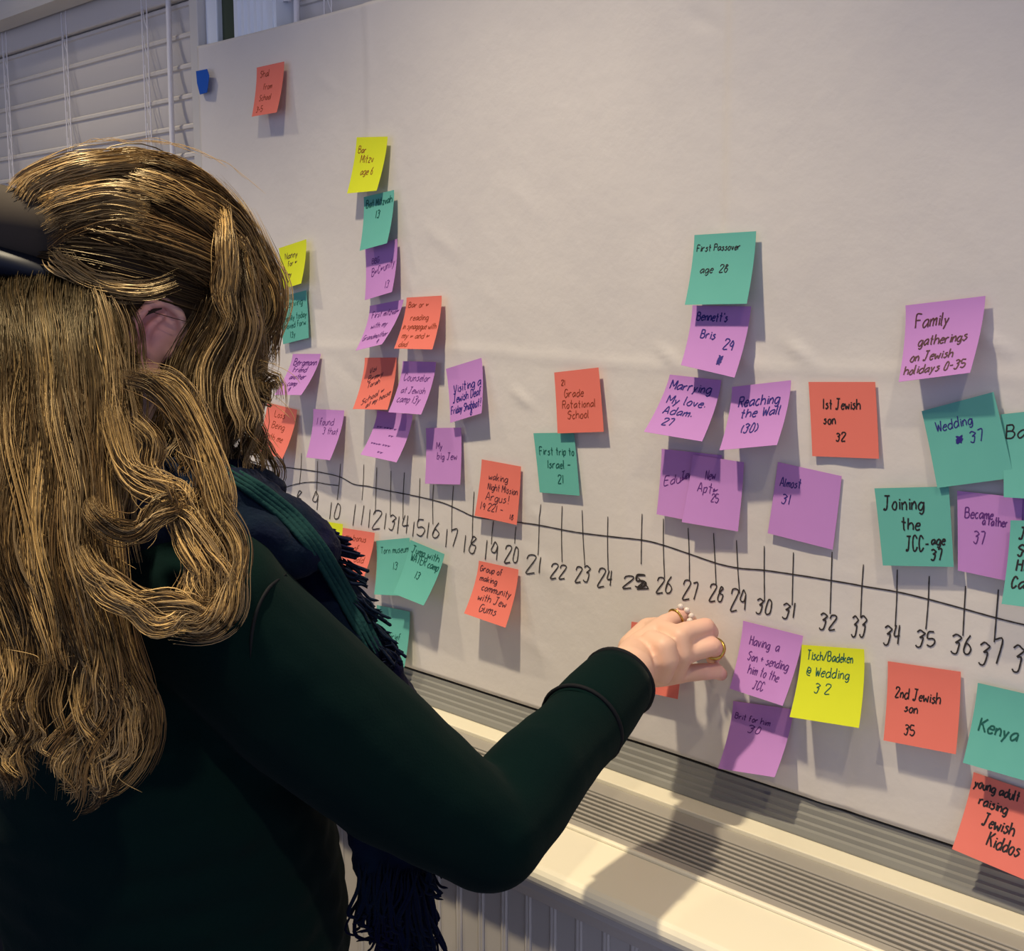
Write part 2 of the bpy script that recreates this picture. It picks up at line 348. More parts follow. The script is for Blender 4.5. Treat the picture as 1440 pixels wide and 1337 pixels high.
# timeline
def on_paper(px, py):
    p = W(px, py, .0065); y = ysurf(p.x, p.z)-.0007; return Vector((p.x, y, p.z)), Vector((0, -1, 0))
TL = [(330, 640), (352, 648), (372, 654), (400, 657), (425, 660), (450, 664), (478, 671), (497, 681), (520, 684), (548, 690), (590, 698), (625, 707), (650, 718), (668, 726), (700, 731), (730, 734), (760, 738), (800, 746), (826, 750), (860, 754), (905, 759), (934, 766), (970, 778), (1005, 790), (1040, 798), (1076, 801), (1118, 807), (1170, 815), (1213, 823), (1262, 831), (1305, 841), (1357, 855), (1400, 867), (1440, 877), (1500, 890), (1580, 905)]
put(link('timeline_line', ribbon('l', [cat_rom(TL, 5)], on_paper, .0014), M_marker), sheet)
put(link('timeline_loop', ribbon('l', [cat_rom([(394, 690), (405, 684), (425, 679), (443, 678), (460, 681), (475, 683)], 5)], on_paper, .0012), M_marker), sheet)
TK = [((366, 636), (367, 684)), ((399, 640), (401, 660)), ((424, 637), (421, 681)), ((446, 648), (444, 697)), ((478, 652), (473, 703)), ((511, 653), (508, 703)), ((531, 657), (529, 722)), ((551, 662), (550, 725)), ((570, 664), (568, 730)), ((592, 672), (590, 733)), ((611, 681), (610, 737)), ((639, 683), (636, 748)), ((668, 691), (665, 757)), ((695, 732), (692, 765)), ((727, 740), (725, 764)), ((762, 709), (758, 780)), ((792, 711), (791, 790)), ((820, 717), (823, 795)), ((856, 726), (856, 802)), ((904, 722), (903, 793)), ((934, 729), (936, 812)), ((969, 742), (971, 817)), ((1005, 749), (1009, 823)), ((1038, 759), (1042, 834)), ((1077, 767), (1077, 845)), ((1118, 776), (1116, 850)), ((1173, 775), (1170, 862)), ((1216, 793), (1212, 868)), ((1264, 800), (1261, 880)), ((1309, 809), (1304, 884)), ((1360, 823), (1356, 893)), ((1406, 828), (1400, 902)), ((1450, 838), (1446, 915))]
for a, b in TK:
    m_ = ((a[0]+b[0])/2+random.uniform(-.8, .8), (a[1]+b[1])/2)
    put(link('tick_mark', ribbon('k', [cat_rom([a, m_, b], 4)], on_paper, .0012), M_marker), sheet)
NUM = [('8', 420, 701, 9, 22), ('9', 443, 704, 8, 26), ('10', 470, 718, 15, 24), ('11', 503, 724, 16, 30), ('12', 528, 730, 20, 28), ('13', 550, 733, 17, 24), ('14', 568, 737, 16, 26), ('15', 590, 742, 17, 24), ('16', 610, 745, 17, 22), ('17', 636, 756, 17, 26), ('18', 662, 765, 18, 26), ('19', 692, 773, 18, 28), ('20', 720, 779, 20, 25), ('21', 751, 793, 22, 27), ('22', 786, 803, 22, 22), ('23', 820, 807, 22, 24), ('24', 851, 812, 21, 27), ('25', 893, 817, 32, 20), ('26', 935, 822, 22, 24), ('27', 972, 829, 22, 28), ('28', 1009, 833, 21, 25), ('29', 1040, 843, 22, 32), ('30', 1076, 852, 22, 22), ('31', 1111, 858, 18, 22), ('32', 1167, 873, 24, 24), ('33', 1210, 880, 22, 30), ('34', 1256, 892, 23, 28), ('35', 1303, 897, 27, 24), ('36', 1353, 905, 28, 28), ('37', 1395, 915, 34, 38), ('38', 1442, 925, 34, 38)]
for s, cx, cy, wpx, hpx in NUM:
    st, tw = strokes(s, 9.0, .14, .12)
    allp = np.vstack(st); mn, mxx = allp.min(0), allp.max(0)
    pp = [np.stack([cx+((q[:, 0]-mn[0])/max(mxx[0]-mn[0], 1e-6)-.5)*wpx, cy-((q[:, 1]-mn[1])/(mxx[1]-mn[1])-.5)*hpx], 1) for q in st]
    if s in ('1',): pass
    if s == '25': pp += [q+np.array([1.2, .8]) for q in pp[1:]]+[cat_rom([(896, 809), (908, 808)], 3), cat_rom([(898, 825), (906, 819), (913, 826)], 3), cat_rom([(899, 812), (905, 820), (900, 826)], 3), cat_rom([(897, 828), (914, 827)], 3)]
    put(link('age_number', ribbon('n', pp, on_paper, .0015), M_marker), sheet)

# ------------------------------------------------------------------ sticky notes
def note(color, q, label, lines=(), ink='black', L=0, pen=.0010, maxo=.04, p=1.6):
    base = .0115+L*.0016
    TLp, TRp = W(*q[0], base), W(*q[1], base)
    e = Vector((TRp.x-TLp.x, 0, TRp.z-TLp.z)).normalized(); c = CAM; B = []
    for T, (px, py) in ((TLp, q[3]), (TRp, q[2])):
        r = ray(px, py); den = r.x*e.x+r.z*e.z
        lam = -((c.x-T.x)*e.x+(c.z-T.z)*e.z)/den
        o = -(c.y+lam*r.y); o = min(max(o, base+.003), maxo); B.append((o, px, py))
    # let the two lower corners curl alike, then put them back under their pixels
    m_ = (B[0][0]+B[1][0])/2
    P = []
    for o, px, py in B:
        o = m_+(o-m_)*.45; P.append(W(px, py, o))
    BL, BR = P
    def f(s, t):
        T = TLp.lerp(TRp, s); Bm = BL.lerp(BR, s); pt = T.lerp(Bm, t)
        y = -(base+(-Bm.y-base)*t**p); 
        return Vector((pt.x, y, pt.z))
    def f3(s, t):
        a = f(s, t); du = f(s+.01, t)-f(s-.01, t); dv = f(s, t+.01)-f(s, max(t-.01, 0)); n = dv.cross(du).normalized()
        if n.y > 0: n = -n
        return a+n*.0003, n
    n_s, n_t = 6, 14; V = []; F = []
    for side in (0, 1):
        for j in range(n_t+1):
            for i in range(n_s+1):
                pnt, nn = f3(i/n_s, j/n_t); V.append(tuple(pnt-nn*(.0003+side*.0002)))
    N = (n_s+1)*(n_t+1); k = lambda i, j, s=0: s*N+j*(n_s+1)+i
    for j in range(n_t):
        for i in range(n_s):
            F.append((k(i, j), k(i, j+1), k(i+1, j+1), k(i+1, j))); F.append((k(i, j, 1), k(i+1, j, 1), k(i+1, j+1, 1), k(i, j+1, 1)))
    for j in range(n_t): F += [(k(0, j), k(0, j, 1), k(0, j+1, 1), k(0, j+1)), (k(n_s, j), k(n_s, j+1), k(n_s, j+1, 1), k(n_s, j, 1))]
    for i in range(n_s): F += [(k(i, 0), k(i+1, 0), k(i+1, 0, 1), k(i, 0, 1)), (k(i, n_t), k(i, n_t, 1), k(i+1, n_t, 1), k(i+1, n_t))]
    me = mesh('note', V, F, True)
    o = link('sticky_note', me, NOTE[color]); o['label'] = label; o['category'] = 'sticky note'; o['group'] = 'sticky notes on the paper timeline'
    es = o.modifiers.new('es', 'EDGE_SPLIT'); es.split_angle = math.radians(50)
    if lines:
        pol = []; wd = (TRp-TLp).length
        for ln in lines:
            txt, s0, t0, h = ln[:4]; sl = ln[4] if len(ln) > 4 else 0; wmax = ln[5] if len(ln) > 5 else None
            st, tw = strokes(txt, h, .10)
            kx = 1.0 if not wmax else wmax/tw
            if s0+tw*kx > .97: kx = (.97-s0)/tw
            for Q in st: pol.append(np.stack([s0+Q[:, 0]*kx, np.clip(t0-Q[:, 1]-sl*Q[:, 0]*kx, .02, .98)], 1))
        link('handwriting', ribbon('w', pol, lambda s, t: f3(s, t), pen), INK[ink], o)
    return o
note('coral', [(361, 95), (399.6, 86.5), (389, 158), (354, 164)], 'coral sticky note alone at the upper left corner of the paper', [('Shal', .15, .22, .13), ('from', .3, .48, .12), ('School', .2, .70, .12), ('3-5', .15, .93, .12, 0)], 'red')
note('yellow', [(501.5, 193), (545, 192), (529.5, 268), (488, 272)], 'yellow sticky note topping the tall left column of notes', [('Bar', .1, .28, .12), ('Mitzv', .22, .46, .14), ('age 6', .3, .68, .13)], 'red')
note('teal', [(511.4, 277), (554, 267), (544, 342), (505.7, 352.5)], 'teal sticky note marked 13, second in the tall left column', [('Bat Mitzvah', .08, .22, .13), ('13', .42, .45, .14)], 'green', 1, pen=.0014)
note('purple', [(513, 349), (558.4, 335.7), (551, 410.5), (513, 422)], 'purple sticky note third down the tall left column, under the teal one', [('BBG', .2, .34, .10), ('B~C~unity', .2, .58, .15, .12), ('13', .7, .88, .13)], 'violet', 0)
note('purple', [(520, 430), (567.5, 421), (537, 484), (500, 493)], 'purple sticky note left of the coral one, fourth in the tall left column', [('First mitzva~', .12, .30, .13), ('with my', .2, .55, .12), ('Grandmother', .08, .80, .12), ('9', .7, .95, .10)], 'violet', 0)
note('coral', [(571.7, 418.4), (621, 415.6), (607.8, 491.3), (554, 490)], 'coral sticky note right beside the tall left column of notes', [('Bar or ~', .08, .2, .11), ('reading', .2, .45, .11), ('in synagogue with', .05, .62, .11), ('my ~ and ~', .1, .80, .11), ('dad', .1, .96, .10)], 'red', 1)
note('coral', [(513, 503), (557.3, 502.6), (545, 576), (496, 575)], 'orange-coral sticky note with slanted writing, below the purple fourth note', [('Visi', .2, .32, .10, .35), ('B~m~y', .2, .48, .11, .3), ('Torah', .22, .6, .10, .3), ('School ~', .2, .92, .11, .45), ('at my house', .36, .98, .10, .45)], 'dark', 0)
note('purple', [(566.3, 507.6), (613, 509), (592, 582.7), (546, 579.5)], 'purple sticky note reading camp 13, right of the orange-coral note', [('Counselor', .12, .38, .14), ('at Jewish', .15, .62, .12), ('camp 13y', .12, .80, .13)], 'violet', 2)
note('purple', [(530.5, 577), (580, 583), (557.5, 650), (507, 639)], 'purple sticky note with its lower edge curling out above numbers 11 to 13', [('~~ ~~~ ~', .1, .40, .10), ('~~', .5, .55, .09), ('~~~~ ~~~', .12, .76, .09), ('~~', .4, .92, .10)], 'violet', 0, pen=.0007)
note('purple', [(627, 518.6), (677, 503), (677, 581), (633, 594.5)], 'tilted purple sticky note with heavy blue writing above number 17', [('Visiting a', .15, .48, .15), ('Jewish Deaf', .12, .66, .15), ('Friday Shabbat!', .05, .86, .14), ('8', .65, .97, .10)], 'blue', 0, pen=.0014)
note('purple', [(598.8, 601.8), (648.3, 601.2), (647, 681.3), (597.6, 680)], 'flat purple sticky note hanging straight above numbers 16 and 17', [('My', .3, .38, .12), ('big Jew', .32, .56, .12)], 'violet', 0)
note('coral', [(677.4, 645.8), (732.5, 655.9), (726.5, 738), (667.3, 725)], 'coral sticky note covering the timeline above numbers 19 and 20', [('waking', .22, .32, .12), ('Night Mission', .22, .5, .12), ('Argus!', .2, .68, .14), ('19 221 -', .1, .86, .12), ('18', .82, .93, .09)], 'dark', 0)
note('coral', [(673.3, 788.2), (728.9, 800.7), (710.7, 882.5), (652.5, 862.3)], 'coral sticky note below the timeline under numbers 19 and 20', [('Group of', .06, .18, .11), ('making', .1, .36, .11), ('community', .2, .52, .12), ('with Jew', .18, .70, .13), ('Gums', .3, .88, .14)], 'dark', 0, pen=.0012)
note('coral', [(779.2, 523.7), (841.5, 516.6), (849, 607), (784, 609.3)], 'coral sticky note partly over a teal one above numbers 22 and 23', [('21', .15, .22, .08), ('Grade', .2, .42, .12), ('Rotational', .14, .60, .12), ('School', .25, .77, .12)], 'red', 2)
note('teal', [(750, 609), (807, 608), (815, 697), (759, 692.3)], 'teal sticky note tucked under a coral one above number 22', [('First trip to', .1, .36, .12), ('Israel -', .25, .58, .13), ('21', .5, .82, .13)], 'green', 0, pen=.0012)
note('yellow', [(392, 349), (430.6, 336.3), (423.3, 398.6), (396, 407)], 'yellow sticky note directly beside the woman\'s front hair', [('Nanny', .2, .32, .14), ('for ~', .3, .5, .12), ('my', .3, .75, .12), ('~', .3, .9, .12)], 'dark', 1)
note('teal', [(392, 418), (430.6, 408), (434, 475), (398, 484)], 'teal sticky note right under the yellow one beside the hair', [('Leaving', .2, .26, .14), ('Family today', .1, .54, .12), ('moved forw', .1, .7, .12), ('13y', .3, .9, .12)], 'green', 0)
note('purple', [(411.7, 497.5), (451, 497.5), (423.4, 555.4), (386, 555)], 'purple sticky note curling out strongly beside the tip of the front hair', [('Bergmann', .12, .28, .15), ('Friend', .2, .45, .13), ('another', .2, .62, .12), ('camp', .25, .78, .12), ('9', .4, .93, .12)], 'violet', 0, pen=.0013)
note('coral', [(376, 566), (417.7, 576), (397, 645), (356, 632)], 'coral sticky note beside the loose hair, leftmost above the timeline', [('Loss', .3, .25, .13), ('Being', .3, .48, .13), ('with me', .2, .72, .13)], 'red', 0)
note('purple', [(440.5, 575), (484, 577), (463.8, 647), (430.5, 643)], 'purple sticky note above numbers 9 and 10 of the timeline', [('I found', .12, .32, .14), ('3 that', .4, .50, .13)], 'violet', 0)
note('purple', [(398, 718), (435, 727), (430, 800), (392, 790)], 'purple sticky note almost hidden behind the scarf below number 8', (), L=0)
note('yellow', [(434, 729.7), (482, 736.8), (470, 806), (424, 797)], 'yellow sticky note half hidden by the scarf below numbers 9 and 10', [('Rabbinic', .3, .36, .14)], 'green', 1)
note('coral', [(482, 742), (526.8, 749), (507.5, 822), (462, 812)], 'coral sticky note behind the scarf fringe, below number 11', [('my bonus', .12, .22, .12), ('of', .45, .42, .12), ('Gold', .55, .62, .12), ('ly', .62, .85, .13)], 'red', 2)
note('teal', [(528.8, 760.4), (575.7, 756), (572, 838), (526, 835.7)], 'teal sticky note under another teal one below numbers 12 and 13', [('Torn museum', .12, .25, .12), ('13', .5, .55, .13)], 'green', 0)
note('teal', [(577, 759), (625, 779), (595.6, 851.4), (553, 834.3)], 'tilted teal sticky note overlapping its neighbour below numbers 14 and 15', [('Jump with', .1, .20, .13), ('WATER camp', .12, .36, .14), ('13', .4, .62, .13)], 'green', 2, pen=.0013)
note('teal', [(529.7, 850.5), (576.3, 860), (568.6, 938), (522, 930)], 'teal sticky note at the shoulder, lowest on the left of the paper', [('~~', .2, .3, .1), ('~ Grief', .3, .55, .11)], 'green', 0)
note('teal', [(976.5, 330.4), (1063.2, 325), (1050, 427), (963, 428.5)], 'teal sticky note reading First Passover age 28, topmost on the right column', [('First Passover', .06, .24, .09, 0, .72), ('age  28', .16, .55, .10, 0, .46)], 'black', 2)
note('purple', [(973.7, 429.3), (1056, 430.8), (1032.8, 530.8), (957.5, 513.2)], 'purple sticky note reading Bris 29, directly under the First Passover note', [("Bennett's", .10, .24, .13, 0, .55), ('Bris', .22, .52, .13, 0, .28), ('29', .66, .64, .14, 0, .18), ('#', .62, .84, .10, 0, .09), ('#', .62, .88, .10, 0, .09)], 'blue', 1, pen=.0014)
note('purple', [(941.8, 526.5), (1014.3, 534.5), (987.3, 620.6), (905.4, 607)], 'purple sticky note reading Marrying my love Adam, 27', [('Marrying', .08, .24, .15, 0, .80), ('My love,', .12, .48, .13, 0, .74), ('Adam,', .14, .66, .13, 0, .55), ('27', .22, .84, .11, 0, .2)], 'blue', 1, pen=.0014)
note('purple', [(1029.4, 543.9), (1112.4, 534.5), (1092.5, 625.5), (1011.5, 633)], 'purple sticky note reading Reaching the Wall (30)', [('Reaching', .15, .34, .16, 0, .72), ('the Wall', .22, .52, .14, 0, .70), ('(30)', .28, .76, .14, 0, .32)], 'blue', 2, pen=.0014)
note('purple', [(930.4, 631), (1015, 640), (1005, 739), (923.2, 723)], 'purple sticky note partly covered by another one above number 26', [('Jewish', .35, .45, .13, .5, .35), ('Edu~', .08, .55, .14, .3, .4)], 'violet', 0)
note('purple', [(974, 639), (1046, 650), (1037.6, 747.2), (958.6, 734)], 'purple sticky note overlapping its purple neighbour above numbers 27 and 28', [('New', .3, .34, .13, .2, .2), ('Apt?', .18, .52, .14, 0, .4), ('25', .46, .64, .12, 0, .15)], 'violet', 2)
note('purple', [(1093.8, 649.5), (1183.6, 669.4), (1171, 773), (1079.5, 749.6)], 'large purple sticky note marked 31, above numbers 30 to 32', [('Almost', .08, .32, .12, .1, .34), ('31', .14, .54, .13, 0, .16)], 'blue', 0)
note('coral', [(1136.9, 537), (1230.6, 537), (1236, 645), (1142.3, 641.3)], 'coral sticky note reading 1st Jewish son 32', [('1st Jewish', .2, .36, .13, 0, .58), ('son', .2, .56, .12, 0, .2), ('32', .38, .78, .11, 0, .16)], 'black', 0, pen=.0013)
note('purple', [(1273.3, 429.4), (1385.7, 416), (1364, 524), (1263.6, 537)], 'big purple sticky note reading Family gatherings, upper right', [('Family', .14, .32, .17, 0, .45), ('gatherings', .2, .56, .13, 0, .66), ('on Jewish', .12, .76, .12, 0, .60), ('holidays 0-35', .06, .92, .11, 0, .86)], 'dark', 1, pen=.0013)
note('teal', [(1296, 578), (1397, 551), (1426, 671.7), (1318, 686)], 'tilted teal sticky note reading Wedding 37', [('Wedding', .14, .30, .12, 0, .52), ('#', .38, .50, .10, 0, .10), ('#', .37, .49, .09, 0, .12), ('37', .56, .52, .13, 0, .2)], 'blue', 3)
note('teal', [(1406.7, 582.6), (1506, 572), (1512, 705), (1411.5, 699)], 'teal sticky note cut by the right edge, beginning Bab', [('Baby', .06, .30, .16, 0, .6)], 'black', 1, pen=.0013)
note('teal', [(1229.6, 686.5), (1334, 684), (1341, 797), (1241.5, 795)], 'teal sticky note reading Joining the JCC age 37', [('Joining', .10, .28, .18, 0, .58), ('the', .32, .54, .16, 0, .28), ('JCC-', .36, .80, .19, 0, .34), ('age', .72, .72, .11, 0, .2), ('37', .70, .92, .13, 0, .17)], 'black', 4, pen=.0015)
note('purple', [(1346, 690), (1438, 700), (1432, 820), (1347, 802)], 'purple sticky note reading Became a father 37', [('Became', .12, .32, .12, .05, .46), ('a father', .4, .38, .10, .05, .4), ('37', .26, .62, .15, 0, .2)], 'violet', 2)
note('purple', [(1419, 700), (1510, 690), (1515, 800), (1425, 800)], 'purple sticky note cut by the right edge, between two teal ones', (), L=0, maxo=.018)
note('teal', [(1421, 731.5), (1520, 733), (1510, 862), (1408.4, 849)], 'lower teal sticky note cut by the right edge, above number 38', [('Jewish', .14, .22, .13), ('School', .14, .42, .13), ('High', .14, .60, .13), ('Camp', .10, .80, .14)], 'black', 7, pen=.0016)
note('purple', [(1045, 872.7), (1129.3, 894), (1100.5, 992.4), (1026, 968)], 'purple sticky note reading Having a son, right of the hand', [('Having  a', .16, .32, .14, 0, .52), ('Son + sending', .18, .54, .13, 0, .72), ('him to the', .24, .72, .13, 0, .56), ('JCC', .4, .90, .12, 0, .2)], 'violet', 2)
note('purple', [(1031, 985.4), (1115.8, 997.3), (1089.3, 1092.7), (1009.6, 1080.3)], 'purple sticky note marked 30 in the hand\'s shadow, lowest beside the hand', [('Brit for him', .06, .26, .09, -.08, .62), ('30', .32, .44, .11, 0, .24)], 'violet', 0)
note('yellow', [(1127.4, 906.4), (1215, 912.8), (1207.7, 1023.4), (1110.3, 1008)], 'yellow sticky note reading Wedding 32, below numbers 31 to 33', [('Tisch/Badeken', .1, .20, .13, 0, .74), ('@ Wedding', .12, .42, .13, 0, .68), ('3 2', .28, .64, .12, 0, .26)], 'green', 3)
note('coral', [(1248.4, 929.6), (1351, 944.5), (1344, 1060.5), (1242.3, 1040.9)], 'coral sticky note reading 2nd Jewish son 35', [('2nd Jewish', .12, .44, .13, 0, .64), ('son', .26, .60, .11, 0, .2), ('35', .28, .88, .12, 0, .16)], 'black', 0, pen=.0013)
note('teal', [(1375, 960), (1488, 986), (1470, 1106), (1354, 1072.3)], 'teal sticky note reading Kenya at the lower right', [('Kenya -', .1, .58, .17, -.02, .68)], 'green', 2, pen=.0016)
note('coral', [(1369, 1085.5), (1485, 1125), (1455, 1243), (1338.6, 1193.6)], 'coral sticky note reading raising Jewish Kiddos, bottom right corner', [('young adult this', .04, .18, .13, 0, .8), ('raising', .14, .38, .12, 0, .36), ('Jewish', .24, .60, .15, 0, .4), ('Kiddos', .36, .80, .16, 0, .4)], 'black', 0, pen=.0015)
note('coral', [(888, 874), (962, 884), (953, 983), (876, 966)], 'coral sticky note being pressed onto the paper under the hand', (), L=0, maxo=.02)

# blue painter's tape on the paper's left edge
tq = [W(275.5, 100, .010), W(291, 97, .014), W(294, 106, .014), W(291, 130, .014), W(281, 133, .011), W(277, 117, .010)]
V = [tuple(p) for p in tq]+[tuple(p+Vector((0, .0006, 0))) for p in tq]; n = len(tq)
tp = link('tape_strip', mesh('tape', V, [tuple(range(n))[::-1], tuple(range(n, 2*n))]+[(i, (i+1) % n, n+(i+1) % n, n+i) for i in range(n)]), M_tape)
tp['label'] = 'short torn strip of blue painter\'s tape on the left edge of the paper'; tp['category'] = 'tape'

# ceiling lamps
for i, L in enumerate(LAMPS):
    t = thing('ceiling_lamp', ['round recessed ceiling lamp above the woman', 'round recessed ceiling lamp nearest the left wall', 'round recessed ceiling lamp furthest right'][i], 'lamp', 'recessed ceiling lamps', (L[0], L[1], ZC-.004))
    bm = bmesh.new(); bmesh.ops.create_cone(bm, cap_ends=False, segments=32, radius1=.085, radius2=.070, depth=.008); me = bpy.data.meshes.new('r'); bm.to_mesh(me); bm.free(); link('trim_ring', me, M_white, t)
    bm = bmesh.new(); bmesh.ops.create_circle(bm, cap_ends=True, segments=32, radius=.070); me = bpy.data.meshes.new('r'); bm.to_mesh(me); bm.free(); o = link('diffuser', me, M_lamp, t); o.location = (0, 0, .002)

# ------------------------------------------------------------------ the woman
def soup():
    return {'v': [], 'f': []}
_sp = None
def add_ball(s, c, r, ax=None):
    global _sp
    if _sp is None:
        bm = bmesh.new(); bmesh.ops.create_icosphere(bm, subdivisions=3, radius=1); _sp = (np.array([v.co[:] for v in bm.verts]), [tuple(v.index for v in f.verts) for f in bm.faces]); bm.free()
    v, f = _sp; b = len(s['v']); r = np.array(r if hasattr(r, '__len__') else (r, r, r), float)
    q = v*r
    if ax is not None: q = q @ np.array(ax)          # rows of ax are the local axes
    s['v'] += (q+np.array(c)).tolist(); s['f'] += [tuple(i+b for i in ff) for ff in f]
def add_cone(s, a, b_, ra, rb):
    a = np.array(a, float); b_ = np.array(b_, float); d = b_-a; L = np.linalg.norm(d)
    if L < 1e-6: return
    d /= L; u = np.cross(d, [.3, .5, .81]); u /= np.linalg.norm(u); w_ = np.cross(d, u); n = 20; b = len(s['v'])
    sn = (ra-rb)/L; sn = max(-.95, min(.95, sn)); cs = math.sqrt(1-sn*sn)
    for (c, r) in ((a, ra), (b_, rb)):
        for k in range(n):
            t = 2*math.pi*k/n; s['v'].append((c+d*sn*r+(u*math.cos(t)+w_*math.sin(t))*r*cs).tolist())
    s['f'] += [(b+k, b+(k+1) % n, b+n+(k+1) % n, b+n+k) for k in range(n)]+[tuple(b+k for k in range(n))[::-1], tuple(b+n+k for k in range(n))]
def limb(s, pts):
    for i, (p, r) in enumerate(pts):
        add_ball(s, p, r)
        if i: add_cone(s, pts[i-1][0], p, pts[i-1][1], r)
def fuse(name, s, voxel, smooth, m, parent, fac=.5, disp=None):
    me = mesh(name, s['v'], s['f']); o = bpy.data.objects.new(name, me); COL.objects.link(o)
    r = o.modifiers.new('r', 'REMESH'); r.mode = 'VOXEL'; r.voxel_size = voxel
    if smooth: k = o.modifiers.new('s', 'SMOOTH'); k.factor = fac; k.iterations = smooth
    if disp:
        tx = bpy.data.textures.new('folds', 'CLOUDS'); tx.noise_scale = disp[0]; d = o.modifiers.new('d', 'DISPLACE'); d.texture = tx; d.strength = disp[1]; d.mid_level = .5
    dg = bpy.context.evaluated_depsgraph_get(); e = bpy.data.meshes.new_from_object(o.evaluated_get(dg)); o.modifiers.clear()
    o.data = e; e.materials.clear(); e.materials.append(m); e.polygons.foreach_set('use_smooth', [True]*len(e.polygons)); bpy.data.meshes.remove(me)
    put(o, parent); return o
PR = Vector((.927, -.375, 0)); PF = Vector((.375, .927, 0)); PU = Vector((0, 0, 1))       # her right, forward, up
# head frame: looks down at her hand
tilt = math.radians(17)
HF = (PF*math.cos(tilt)-PU*math.sin(tilt)); HU = (PU*math.cos(tilt)+PF*math.sin(tilt)); HR = PR
ear = U(207, 478, 1.02); HC = ear-HR*.080+HF*.008
def H(x, y, z): return HC+HR*x+HF*y+HU*z
HAX = [HR[:], HF[:], HU[:]]
woman = thing('person', 'woman in dark green sweater and navy scarf, blond wavy hair, one hand on the paper', 'person', None, (HC.x, HC.y-.03, 0))
TC = HC+PR*.045-PF*.035; TC = Vector((TC.x, TC.y, 0))      # torso axis on the floor plan
def T(r, f, z): return TC+PR*r+PF*f+PU*z
shR = T(.150, .055, 1.205); shL = T(-.20, -.02, 1.215)
elR = U(688, 1166, 1.01); wrR = U(884, 944, 1.235)
wo = .105
# --- body: one continuous surface
b = soup()
add_ball(b, H(0, -.012, .035), (.074, .093, .088), HAX); add_ball(b, H(0, .020, -.030), (.062, .070, .085), HAX)
add_ball(b, H(0, .045, -.075), (.046, .045, .040), HAX); add_ball(b, H(0, .078, -.103), (.018, .016, .014), HAX)
add_ball(b, H(0, .070, .035), (.058, .030, .040), HAX)
limb(b, [(H(0, .090, .008), .009), (H(0, .107, -.024), .011), (H(0, .106, -.036), .012)])
for sx in (-1, 1):
    limb(b, [(H(.012*sx, .098, -.038), .008)])
    limb(b, [(H(.015*sx, .091, .020), .007), (H(.045*sx, .076, .018), .007)])       # brow
    add_ball(b, H(.031*sx, .075, .0), (.014, .011, .009), HAX); add_ball(b, H(.043*sx, .062, -.035), (.022, .022, .020), HAX)
    # ear: helix, antihelix, tragus, lobe
    e = [(.002, .016, -.004), (.008, .020, .012), (.010, .012, .028), (.013, -.002, .034), (.017, -.015, .028), (.019, -.022, .012), (.017, -.021, -.004), (.011, -.014, -.019), (.007, -.005, -.029)]
    limb(b, [(H(sx*(.070+q[0]), q[1], q[2]), .0042) for q in e]); limb(b, [(H(sx*.079, .001, -.030), .0066), (H(sx*.078, .006, -.024), .005)])
    limb(b, [(H(sx*.082, -.002, .022), .003), (H(sx*.083, -.010, .010), .0035), (H(sx*.081, -.009, -.006), .0035), (H(sx*.078, .0, -.014), .003)])
    limb(b, [(H(sx*.076, .015, -.006), .0048)])
    add_ball(b, H(sx*.072, -.003, .005), (.0080, .019, .030), HAX)
limb(b, [(H(-.020, .086, -.066), .0045), (H(0, .094, -.063), .0058), (H(.020, .086, -.066), .0045)]); limb(b, [(H(-.014, .086, -.074), .005), (H(0, .091, -.076), .0062), (H(.014, .086, -.074), .005)])
neck0 = T(-.015, -.01, 1.255)
limb(b, [(H(0, -.035, -.040), .056), (H(0, -.035, -.085), .052), (neck0, .058)])
limb(b, [(T(-.08, -.01, 1.235), .05), (T(-.15, -.015, 1.215), .048), (shL, .046)]); limb(b, [(T(.06, .02, 1.235), .05), (shR, .046)])
for z, rw, rf in ((1.16, .13, .09), (1.06, .13, .10), (.96, .125, .098), (.88, .14, .10), (.82, .15, .105)): add_ball(b, T(-.01, 0, z), (rw, rf, .09), [PR[:], PF[:], PU[:]])
limb(b, [(shR, .046), (shR.lerp(elR, .5), .042), (elR, .036), (elR.lerp(wrR, .3), .038), (wrR.lerp(elR, .1), .027), (wrR, .0255)])
elL = T(-.27, -.03, .95); wrL = T(-.25, .10, .74)
limb(b, [(shL, .046), (elL, .036), (wrL, .026)])
def leg(sx):
    hip = T(sx*.085, 0, .82); kn = T(sx*.095, .015, .46); an = T(sx*.10, -.03, .09)
    limb(b, [(hip, .085), (hip.lerp(kn, .5), .07), (kn, .052), (kn.lerp(an, .35), .053), (an, .036)]); limb(b, [(T(sx*.10, -.05, .04), .032), (T(sx*.11, .06, .035), .036), (T(sx*.115, .14, .028), .026)])
leg(1); leg(-1)
